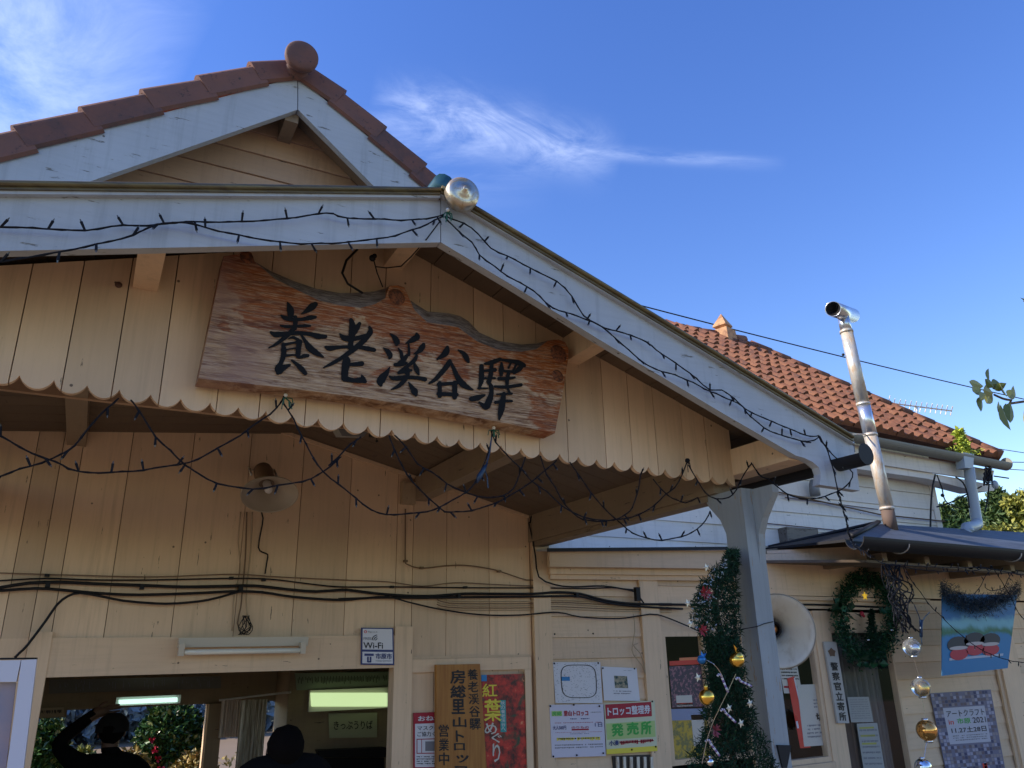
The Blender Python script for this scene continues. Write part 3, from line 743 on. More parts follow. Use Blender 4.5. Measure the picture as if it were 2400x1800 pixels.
# ---------------------------------------------------------------- main tiled hip roof on the right
e0, e1 = P(1650, 925, 5.0), P(2343, 1074, 5.0)
ed = (e1-e0).normalized()
apex = P(1744, 806, 6.88)
rl = P(1560, 772, 6.88)
nrm = ed.cross(apex-e1).normalized()
if nrm.y > 0: nrm = -nrm
upv = nrm.cross(ed); 
if upv.z < 0: upv = -upv
H = (apex-e1).dot(upv); L_all = 9.0
ua = (e1-apex).dot(ed)            # hip run from corner
rt_ = MB(); rows = 12; rh = H/rows; tw = .165
for r in range(rows):
    v0 = r*rh; v1 = (r+1)*rh+.03
    uend = -(ua)*(v0+rh*.4)/H            # relative to e1 along ed
    k = 0; u = uend
    off = (r % 2)*0
    u_ = -math.floor(-(uend)/tw)*tw
    while u_ > -6.4:
        ul, ur = u_-tw, u_; tone = random.random()**1.3*1.5; jh = random.gauss(0, .004); jv = random.gauss(0, .008)
        prof = []
        for j in range(9):
            t_ = j/8; hgt = .042*math.sin(math.pi*min(1, t_/.55)) if t_ < .55 else -.006*math.sin(math.pi*(t_-.55)/.45)
            prof.append((ul+(ur-ul)*t_, hgt+.004))
        a = [e1+ed*x+upv*(v0+jv)+nrm*(h+.040+jh) for x, h in prof]; c = [e1+ed*x+upv*v1+nrm*(h+.006) for x, h in prof]
        a2 = [e1+ed*x+upv*(v0+jv)+nrm*(-.002) for x, h in prof]
        for j in range(8): rt_.face([a[j], a[j+1], c[j+1], c[j]], tone, True); rt_.face([a2[j], a2[j+1], a[j+1], a[j]], tone)
        u_ -= tw
rt_.build('main_tile_roof', M_tile, st)
# under deck + back and side slopes
b = MB(); lft = e1-ed*6.6
bk1 = Vector((e1.x, 8.8, e1.z)); bkl = Vector((lft.x, 8.8, lft.z)); apl = apex-ed*4.6
b.face([lft, e1, apex, apl]); b.face([e1, bk1, apex]); b.face([bk1, bkl, apl, apex]); b.face([lft, bkl, bk1, e1]); b.face([lft, apl, bkl]); b.build('roof_deck', M_tile, st)
# hip and ridge cap tiles
def caps(a, c, r, Ls=.26, nm='hip_cap_tile'):
    d = (c-a); n = int(d.length/Ls); d.normalize()
    mb = MB()
    for k in range(n):
        p = a+d*k*Ls; mb.tube([p, p+d*(Ls+.03)], [r*1.08, r*.92], 10, tone=random.random())
    mb.build(nm, M_tile, st)
caps(e1+nrm*.03, apex+Vector((0, 0, .03)), .065, nm='hip_cap_row'); caps(apex+Vector((0, 0, .04)), rl+Vector((0, 0, .04)), .07, nm='ridge_cap_row')
# finial
f = P(1697, 797, 6.85); fw_ = .19
b = MB()
def frust(mb, c, w0, w1, h0, h1, rot=.3, tone=.9):
    ca, sa = math.cos(rot), math.sin(rot); vs = []
    for w, h in ((w0, h0), (w1, h1)):
        for x, y in ((-1, -1), (1, -1), (1, 1), (-1, 1)): vs.append(c+Vector(((x*ca-y*sa)*w, (x*sa+y*ca)*w, h)))
    mb.poly(vs, [(0, 1, 5, 4), (1, 2, 6, 5), (2, 3, 7, 6), (3, 0, 4, 7), (3, 2, 1, 0), (4, 5, 6, 7)], tone)
frust(b, f, .135, .115, -.12, .13); frust(b, f, .075, .055, .131, .155); frust(b, f, .06, .095, .156, .18); frust(b, f, .095, .088, .181, .21); frust(b, f, .085, .004, .211, .37)
b.build('finial', mat('pale_terracotta', (.50, .26, .12), .8, build=lambda t, bs: (lambda n: (n.l(n.mix(n.rng(n.noise(n.coord(), 12, 5), .4, .7), (.50, .27, .13), (.28, .13, .07)), bs.inputs['Base Color'])))(NT(t))), st)
# upper wall of the main body
yu = 5.26
hu = MB(); cr = P(2183, 1180, yu); hboards(hu, 2.3, cr.x, 2.55, 4.3, .168, yu, .014); hu.build('upper_wall', M_upw, st)
b = MB(); b.box((cr.x, yu-.02, 2.4), (cr.x+.09, yu+3, 4.25), .7); b.build('upper_corner_board', M_upw, st)
boxo('upper_wall_backing', (2.3, yu+.021, 2.4), (cr.x, yu+.1, 4.3), M_dark, st)
# eave: gutter, fascia, soffit
ga2, gb2 = P(1980, 1017, 4.93), P(2358, 1088, 4.93)
gg = MB(); halfpipe(gg, ga2-(gb2-ga2)*.6, gb2, .075); gg.lathe([(0, 0), (.075, 0)], gb2, gb2-ga2, 20); eg = gg.build('eave_gutter', M_gutter, st)
b = MB(); b.prism([P(1980, 1038, 5.02), P(2330, 1103, 5.02), P(2325, 1128, 5.02), P(2175, 1106, 5.02), P(1980, 1076, 5.02)], (0, .03, 0), .4); b.build('eave_fascia', M_upw, st)
b = MB(); b.prism([P(1990, 1080, 5.05), P(2175, 1108, 5.05), P(2330, 1137, 5.05), P(2330, 1150, 5.05), P(2290, 1152, 5.05), P(2175, 1122, 5.05), P(1990, 1096, 5.05)], (0, .2, .01), .6); b.build('eave_soffit', M_upw, st)
# rain head and downpipe
b = MB(); b.prism([P(2258, 1060, 4.86), P(2283, 1064, 4.86), P(2281, 1098, 4.86), P(2262, 1096, 4.86)], (0, .10, 0)); dp = b.build('rain_head', M_pvc, st)
b = MB(); b.tube([P(2271, 1095, 4.9), P(2276, 1140, 4.95), P(2288, 1215, 4.95), P(2291, 1228, 4.93), P(2280, 1234, 4.85), P(2266, 1236, 4.8), P(2265, 1245, 4.8), P(2268, 1285, 4.75)], .055, 12); b.build('downpipe', M_pvc, st)
for q in ((2266, 1243), (2267, 1262)):
    b = MB(); a = P(*q, 4.8); b.tube([a+Vector((0, 0, .015)), a-Vector((0, 0, .015))], .066, 12); b.build('pipe_collar', M_pvc, st)
# porch eave gutter end, seen beyond the bargeboard
b = MB(); halfpipe(b, P(2030, 1064, 2.20), P(2030, 1064, 2.20)+Vector((-.02, 1.9, .02)), .05); b.lathe([(0, 0), (.05, 0)], P(2030, 1064, 2.20), (0, 1, 0), 16); b.build('porch_gutter', M_char, st)

# small vent hood and lamp on the upper wall
b = MB(); b.prism([P(1815, 1240, 5.3), P(1888, 1245, 5.3), P(1890, 1268, 5.3), P(1818, 1275, 5.3)], (0, -.15, 0), .5)
b.build('vent_box', paint('mossy_box_paint', (.22, .18, .14), 'x', chips=.55), st)
b = MB(); a = P(1909, 1148, 5.18); b.lathe([(.0, .10), (.03, .10), (.045, .06), (.05, 0), (.05, -.06), (.0, -.06)], a, (0, 0, 1), 14); tag(b.build('wall_lamp', mat('grey_lamp_housing', (.2, .2, .2), .4)), 'small grey lamp housing on the upper plank wall right of the post', 'lamp')

# ---------------------------------------------------------------- stovepipe
sp = thing('stovepipe', 'tall stained stainless steel stovepipe with a T-shaped cowl', 'stovepipe', tuple(P(2080, 1240, 4.34)))
def segp(a, c, r, nm, m=M_steel):
    b = MB(); b.tube([P(*a, 4.34), P(*c, 4.34)], r*.68, 24); return b.build(nm, m, sp)
for a, c in (((1976, 742), (1984, 778)),): segp(a, c, .076, 'cowl_neck', M_chrome)
segp((1984, 777), (2023, 948), .083, 'pipe_section'); segp((2023, 948), (2040, 1020), .086, 'pipe_section', M_chrome); segp((2040, 1020), (2079, 1192), .083, 'pipe_section', M_steel)
segp((2079, 1192), (2090, 1245), .082, 'pipe_base', mat('rusty_pipe', (.13, .085, .065), .8))
for a in ((1984, 778), (2023, 948), (2040, 1020), (2079, 1192)):
    b = MB(); q = P(*a, 4.34); b.tube([q-Vector((0, 0, .012)), q+Vector((0, 0, .012))], .061, 24); b.build('pipe_band', M_steel, sp)
b = MB(); ca_, cb_ = P(1948, 724, 3.70), P(2000, 743, 3.86)
ca_ = P(1952, 724, 4.20); cb_ = P(1998, 740, 4.50)
ax = (cb_-ca_); Lc = ax.length
b.lathe([(.062, .01), (.066, 0), (.070, 0), (.070, Lc), (.064, Lc), (.062, Lc-.01), (.062, .01)], ca_, ax, 28); b.build('cowl', M_chrome, sp)
b = MB(); b.lathe([(.0621, .012), (.0, .09)], ca_, ax, 28); b.build('cowl_inside', M_black, sp)
b = MB(); b.tube([P(1995, 1018, 4.34), P(2050, 1018, 4.34)], .006, 6); b.build('pipe_stay', M_steel, sp)

# ---------------------------------------------------------------- the carved station name board
sg = thing('station_name_board', 'large carved live-edge timber board with five black brush characters', 'sign', tuple(P(900, 800, 2.66)))
YS = 2.64
def B(x, y): return (400+x*.45208, 500+y*.45208)
outer = [(275, 222), (350, 212), (365, 198), (395, 192), (420, 205), (435, 250), (520, 300), (640, 352), (760, 392), (880, 414), (990, 410), (1060, 404), (1110, 390), (1135, 376), (1180, 372), (1212, 384), (1228, 420), (1240, 450), (1330, 508), (1440, 518), (1500, 532), (1545, 560), (1600, 618), (1700, 662), (1820, 680), (1900, 674), (1960, 658), (2010, 652), (2045, 668), (2062, 700), (2060, 760), (2035, 920), (1992, 1140)]
bottom = [(1992, 1140), (1700, 1080), (1300, 1005), (1000, 955), (600, 905), (145, 855)]
inner = {6: (540, 340), 7: (660, 400), 8: (770, 452), 9: (880, 478), 10: (985, 490), 11: (1060, 470), 12: (1112, 440), 17: (1262, 500), 18: (1330, 565), 19: (1420, 578), 20: (1490, 590), 21: (1535, 625), 22: (1590, 665), 23: (1690, 705), 24: (1815, 718), 25: (1895, 705)}
front = [inner.get(i, p) for i, p in enumerate(outer)]
def sign_b(t, bs):
    n = NT(t); gr = n.noise(n.coord((1.0, 1, 11)), 4, 8, .68, 1.6); a = n.noise(n.coord((1, 1, 1.4)), 3.1, 6, .6, .5); f2 = n.noise(n.coord((1.5, 1, 22)), 12, 6, .7, .3)
    wood = n.mix(n.rng(gr, .38, .66), (.47, .30, .17), (.12, .045, .018))
    wood = n.mix(n.mth('MULTIPLY', n.rng(f2, .46, .66), .6), wood, (.62, .47, .34))
    varn = n.mix(n.rng(gr, .4, .7), (.29, .072, .010), (.10, .020, .005))
    sz_ = n.n('ShaderNodeSeparateXYZ'); n.l(n.coord((1, 1, 1)), sz_.inputs[0])
    hgt = n.mth('ADD', n.mth('MULTIPLY', sz_.outputs[0], .10), sz_.outputs[2])
    k = n.mth('ADD', n.rng(n.mth('ADD', a, n.mth('ADD', n.mth('MULTIPLY', n.mth('SUBTRACT', hgt, SGZ), .8), n.rng(sz_.outputs[0], SGX1-.22, SGX1-.03, 0, .14))), .475, .53), n.mth('MULTIPLY', n.rng(f2, .42, .62), -.6))
    c = n.mix(k, wood, varn)
    tc = n.coord((1, 1, 1)); sep = n.n('ShaderNodeSeparateXYZ'); n.l(tc, sep.inputs[0])
    left = n.rng(sep.outputs[0], SGX0+.05, SGX0+.32, 1, 0)
    c = n.mix(n.mth('MULTIPLY', left, n.rng(a, .38, .6, .8, .1)), c, (.27, .15, .13))  # purplish glare at the left end painted into the wood colour
    n.l(c, bs.inputs['Base Color']); n.l(n.rng(k, 0, 1, .75, .5), bs.inputs['Roughness']); bs.inputs['Specular IOR Level'].default_value = .3; n.bump(f2, bs, .6, .004)
SGX0 = P(*B(140, 870), YS).x; SGX1 = P(*B(2040, 900), YS).x; SGZ = P(*B(1100, 700), YS).z+.1*P(*B(1100, 700), YS).x
M_sign = mat('weathered_varnished_timber_glare', rough=.45, build=sign_b)
def bark_b(t, bs):
    n = NT(t); gr = n.noise(n.coord((1.5, 1, 14)), 9, 8, .7, 1.5); n.l(n.mix(n.rng(gr, .35, .65), (.34, .27, .24), (.08, .05, .04)), bs.inputs['Base Color']); n.bump(gr, bs, .8, .006)
M_bark2 = mat('grey_live_edge', rough=.85, build=bark_b)
b = MB(); fr = [P(*B(x, y), YS) for x, y in front+bottom[1:]]
b.prism(fr, (0, .095, 0)); so = b.build('board_face', M_sign, sg)
b = MB(); of = [P(*B(x, y), YS+.06) for x, y in outer]
for i in range(5, 26):
    a0, a1 = P(*B(*front[i]), YS), P(*B(*front[i+1]), YS); c0, c1 = of[i], of[i+1]
    b.face([a0, a1, c1, c0]); b.face([c0, c1, c1+Vector((0, .035, 0)), c0+Vector((0, .035, 0))])
b.build('live_edge', M_bark2, sg)
for (x, y, r1) in ((395, 228, 34), (1172, 432, 40), (2012, 728, 38), (2008, 842, 26)):
    c = P(*B(x, y), YS-.002); rr = (P(*B(x+r1, y), YS-.002)-c).length
    b = MB(); b.lathe([(0, -.004), (rr*.5, -.005), (rr*.8, -.003), (rr, .001), (rr*1.04, .004)], c, (0, 1, 0), 16, sz=1.1)
    b.build('knot', M_sign if rr < .001 else mat('dark_wood_knot', (.12, .035, .015), .8, build=lambda t, bs: (lambda n: n.l(n.mix(n.rng(n.noise(n.coord(), 60, 4, .7), .4, .6), (.20, .06, .02), (.06, .02, .01)), bs.inputs['Base Color']))(NT(t))), sg)
# characters: brush strokes as centre lines with a width at every point, (x, y, width) in tracing units
CH = {
 'a': ((620, 690, .12057), [[(445,150,20),(480,230,100),(505,320,140),(510,410,120)],[(990,190,100),(930,235,140),(820,320,90),(715,380,20)],[(320,405,30),(400,455,90),(560,490,75),(750,480,70),(900,450,95),(990,440,60)],[(600,440,80),(600,560,90),(590,660,80)],[(310,605,30),(420,625,60),(600,620,50),(780,610,65),(890,610,40)],[(120,730,40),(220,780,110),(450,760,80),(700,750,80),(900,775,85),(1050,815,110),(1190,820,70)],[(590,640,80),(500,740,90),(380,850,85),(220,970,60),(80,1040,25)],[(700,770,40),(800,920,80),(880,1040,130),(1000,1130,110),(1140,1215,40)],[(470,860,25),(560,835,55),(650,880,60)],[(360,960,60),(375,1080,110),(365,1200,100),(320,1330,90),(265,1440,130),(255,1530,70)],[(400,975,60),(560,940,45),(700,920,80)],[(680,920,110),(660,1050,110),(650,1200,90)],[(430,1070,30),(600,1045,35)],[(380,1195,60),(560,1175,40),(660,1180,50)],[(290,1480,150),(380,1420,110),(490,1370,50)],[(670,1240,30),(760,1200,80),(840,1190,70)],[(530,1280,40),(640,1370,80),(730,1460,110),(795,1535,80)]]),
 'b': ((750, 735, .1055), [[(690,140,90),(720,260,140),(710,420,150),(690,600,130),(670,760,110)],[(880,220,80),(820,320,120),(750,440,110)],[(445,455,40),(540,540,130),(720,560,110),(900,525,100),(1040,490,100)],[(1100,300,60),(1120,400,120),(1010,560,120),(860,700,120),(700,830,120),(500,970,90),(300,1090,85),(80,1200,35)],[(125,740,60),(220,770,120),(450,745,75),(650,740,75),(850,745,80),(1050,775,105),(1205,805,90)],[(560,955,80),(590,1050,180),(555,1250,165),(545,1440,150)],[(540,1440,140),(750,1485,105),(900,1480,130),(1000,1505,90)],[(925,1365,30),(955,1440,110),(985,1500,90)],[(640,1130,75),(780,1125,90),(930,1110,110)]]),
 'c': ((870, 765, .1055), [[(425,165,35),(520,250,115),(570,345,145),(565,400,80)],[(270,475,25),(370,560,115),(420,650,120),(405,705,60)],[(410,910,30),(350,1020,100),(245,1150,185),(205,1240,170),(215,1305,80)],[(1010,160,60),(1010,235,150),(900,310,110),(775,375,35)],[(600,485,30),(665,580,80),(680,690,80)],[(830,390,45),(840,500,55),(840,630,70)],[(1165,400,80),(1130,470,130),(1040,570,85),(945,615,25)],[(790,650,80),(700,770,120),(600,845,100),(525,850,60)],[(530,850,80),(660,845,90),(785,810,60)],[(1010,655,70),(960,750,95),(860,840,85),(740,930,75),(610,1025,60)],[(610,1030,70),(760,1000,80),(890,975,60)],[(960,830,60),(1010,960,115),(1055,1065,50)],[(410,1115,50),(520,1155,105),(760,1130,95),(1000,1140,80),(1195,1175,105)],[(810,960,100),(800,1100,100),(720,1220,100),(600,1330,85),(445,1405,30)],[(835,1245,35),(900,1350,100),(965,1450,150),(995,1520,80)]]),
 'd': ((1000, 800, .0904), [[(540,150,90),(510,260,170),(440,350,145),(275,465,55)],[(820,225,40),(950,310,115),(1035,430,145),(1080,530,80)],[(600,505,100),(520,650,135),(350,850,125),(220,990,105),(65,1090,50)],[(605,500,60),(700,700,105),(800,920,135),(920,1090,170),(1060,1190,125),(1195,1255,50)],[(340,1075,100),(340,1410,125)],[(300,1115,90),(600,1095,95),(790,1090,80)],[(730,1080,140),(725,1450,130)],[(300,1360,105),(780,1380,105)]]),
 'e': ((1095, 825, .1085), [[(310,305,100),(310,500,115),(300,640,105),(255,790,50)],[(385,250,50),(520,230,105),(710,155,80)],[(380,405,55),(600,385,90)],[(360,565,50),(600,565,50)],[(530,270,80),(515,450,100),(480,620,100)],[(240,785,50),(440,785,35)],[(440,640,60),(515,740,95),(520,900,105),(470,1060,145),(400,1180,140),(260,1085,45)],[(95,1015,110),(220,990,125),(375,930,50)],[(690,160,55),(900,190,75),(1100,225,105),(1230,290,90)],[(1210,270,80),(1120,370,110),(1015,455,60)],[(960,200,45),(895,340,50)],[(1085,230,45),(1000,390,50)],[(745,230,40),(740,370,115),(735,490,80)],[(800,410,50),(985,425,70)],[(690,575,85),(850,575,70),(1025,550,50)],[(905,430,75),(870,560,85),(860,720,75)],[(600,745,60),(850,755,75),(1165,710,75)],[(880,800,55),(925,900,60)],[(640,915,35),(800,905,55),(965,900,50)],[(615,1090,75),(800,1060,65),(965,1060,55)],[(795,900,90),(765,1060,135),(745,1200,145),(712,1350,105),(690,1460,40)]]),
}
M_lac = mat('carved_black_lacquer', (.006, .006, .007), .7, spec=.2)
def brush(mb, pts, M, eps):
    sm = smooth([Vector(p) for p in pts], 14); n = len(sm); Lf = []; Rt = []
    for i_, p in enumerate(sm):
        d = sm[min(i_+1, n-1)]-sm[max(i_-1, 0)]; d = Vector((d.x, d.y)); d.normalize(); nn = Vector((-d.y, d.x)); w = p.z*.5*(1+.10*nz(i_*.35, p.x*.01))
        Lf.append(Vector((p.x, p.y))+nn*w); Rt.append(Vector((p.x, p.y))-nn*w)
    def cap(c, d, w): return [c+Vector((math.cos(a)*d.x-math.sin(a)*d.y, math.cos(a)*d.y+math.sin(a)*d.x))*w for a in (1.05, .35, -.35, -1.05)]
    for i_ in range(n-1): mb.face([M(Lf[i_], eps), M(Lf[i_+1], eps), M(Rt[i_+1], eps), M(Rt[i_], eps)])
    for e_, q in ((0, 1), (n-1, n-2)):
        c = Vector((sm[e_].x, sm[e_].y)); d = c-Vector((sm[q].x, sm[q].y)); d.normalize(); w = sm[e_].z*.5
        cp = cap(c, d, w); nn = Vector((-d.y, d.x)); mb.face([M(q_, eps) for q_ in [c+nn*w]+cp+[c-nn*w]])
for ch, ((ox, oy, sc_), strokes) in CH.items():
    b = MB()
    for k, st_ in enumerate(strokes):
        brush(b, st_, lambda p, e_: P(ox+p.x*sc_, oy+p.y*sc_, YS-.0035-e_), .00015*k)
    b.build('brush_character', M_lac, sg)
# small knot in one plank, weatherproof lamp behind the scalloped edge
b = MB(); c_ = P(278, 667, YG-.004); b.lathe([(0, -.002), (.010, -.002), (.012, .002)], c_, (0, 1, 0), 12); b.build('board_knot', mat('dark_board_knot', (.10, .05, .03), .7), st)
root = thing('porch_lamp', 'small grey lamp and pull chain tucked under the porch ceiling behind the scallops', 'lamp', tuple(P(830, 1015, 3.2)))
b = MB(); b.prism([P(792, 1004, 3.2), P(862, 1012, 3.2), P(852, 1024, 3.2), P(802, 1022, 3.2)], (0, .10, .02)); b.build('housing', mat('grey_lamp_housing', (.2, .2, .2), .4), root)
b = MB(); b.box(P(868, 1022, 3.2), P(880, 1012, 3.2)+Vector((0, .02, 0))); b.build('switch', M_black, root)
b = MB(); b.tube([P(882, 1014, 3.2), P(883, 1030, 3.2)], .0025, 5); b.ball(P(883, 1034, 3.2), .006, 8); b.build('pull_chain', M_black, root)
# rope of the board + small wire loops above
b = MB(); b.tube([P(838, 584, 2.70), P(812, 610, 2.68), P(802, 640, 2.66), P(815, 665, 2.66), P(850, 687, 2.67)], .005, 6)
tag(b.build('hanging_cable', M_black), 'curved black cable looping down to the top of the carved name board', 'cable')
b = MB(); b.tube([P(897, 673, 2.68), P(884, 640, 2.66), P(876, 610, 2.65), P(880, 625, 2.64), P(905, 628, 2.64), P(940, 624, 2.6), P(965, 600, 2.5), P(1000, 560, 2.34), P(1030, 520, 2.31)], .0028, 5); b.ball(P(873, 605, 2.65), .014, 8); b.ball(P(878, 600, 2.65), .010, 8)
tag(b.build('knotted_wire', M_black), 'thin knotted black wire between the name board and the porch ridge', 'wire')

# ---------------------------------------------------------------- string lights
ZA, ZB, ZC, ZD, ZE, ZF, ZG, ZH = (0, 0, .45208), (400, 500, .45208), (0, 550, .36166), (0, 1200, .36166), (800, 1200, .36166), (1600, 1200, .36166), (1100, 750, .36166), (1500, 650, .40687)
Zm = dict(A=ZA, B=ZB, C=ZC, D=ZD, E=ZE, F=ZF, G=ZG, H=ZH)
def Z(k, pts): o = Zm[k]; return [(o[0]+x*o[2], o[1]+y*o[2]) for x, y in pts]
def string_light(px, Y, label, r=.0028, bulbs=.09, Y1=None, green=True):
    Y = Y*KW if Y > 3.2 else Y; Y1 = Y1*KW if Y1 and Y1 > 3.2 else Y1
    n = len(px); pts = []
    for i, (x, y) in enumerate(px):
        yy = Y if Y1 is None else Y+(Y1-Y)*max(0, (i/(n-1)-.5)/.5)
        pts.append(P(x, y, yy+nz(i*.9, x*.01)*.01))
    sm = smooth(pts)
    sm = [p+Vector((nz(i*.35, 1)*.003, nz(i*.4, 5)*.004, nz(i*.4, 9)*.003)) for i, p in enumerate(sm)]
    root = thing('string_light', label, 'string light', tuple(sm[0]), 'fairy light cables strung over the porch and eaves')
    b = MB(); b.tube(sm, r, 5)
    # second conductor twisted round the first
    tw_ = []
    for i, p in enumerate(sm):
        a = i*1.9; tw_.append(p+Vector((math.cos(a)*r*.9, -math.sin(a)*r*.5, math.sin(a)*r*.9)))
    b.tube(tw_, r*.75, 4); b.build('cable', M_navy, root)
    acc = bulbs*.5
    for i in range(1, len(sm)):
        acc += (sm[i]-sm[i-1]).length
        if acc > bulbs:
            acc = random.uniform(-.03, .02); d = Vector((random.uniform(-.6, .6), random.uniform(-.5, .1), random.choice([-1, -1, 1])*random.uniform(.5, 1))).normalized()
            p = sm[i]; b1 = MB(); b1.tube([p, p+d*.028], [.0034, .0044], 5); b1.cm = 1; b1.tube([p+d*.028, p+d*.036], [.0026, .0012], 5)
            b1.build('lamp', [M_navy, M_bulb], root)
    return root
apx_ = [(1040, 505)]
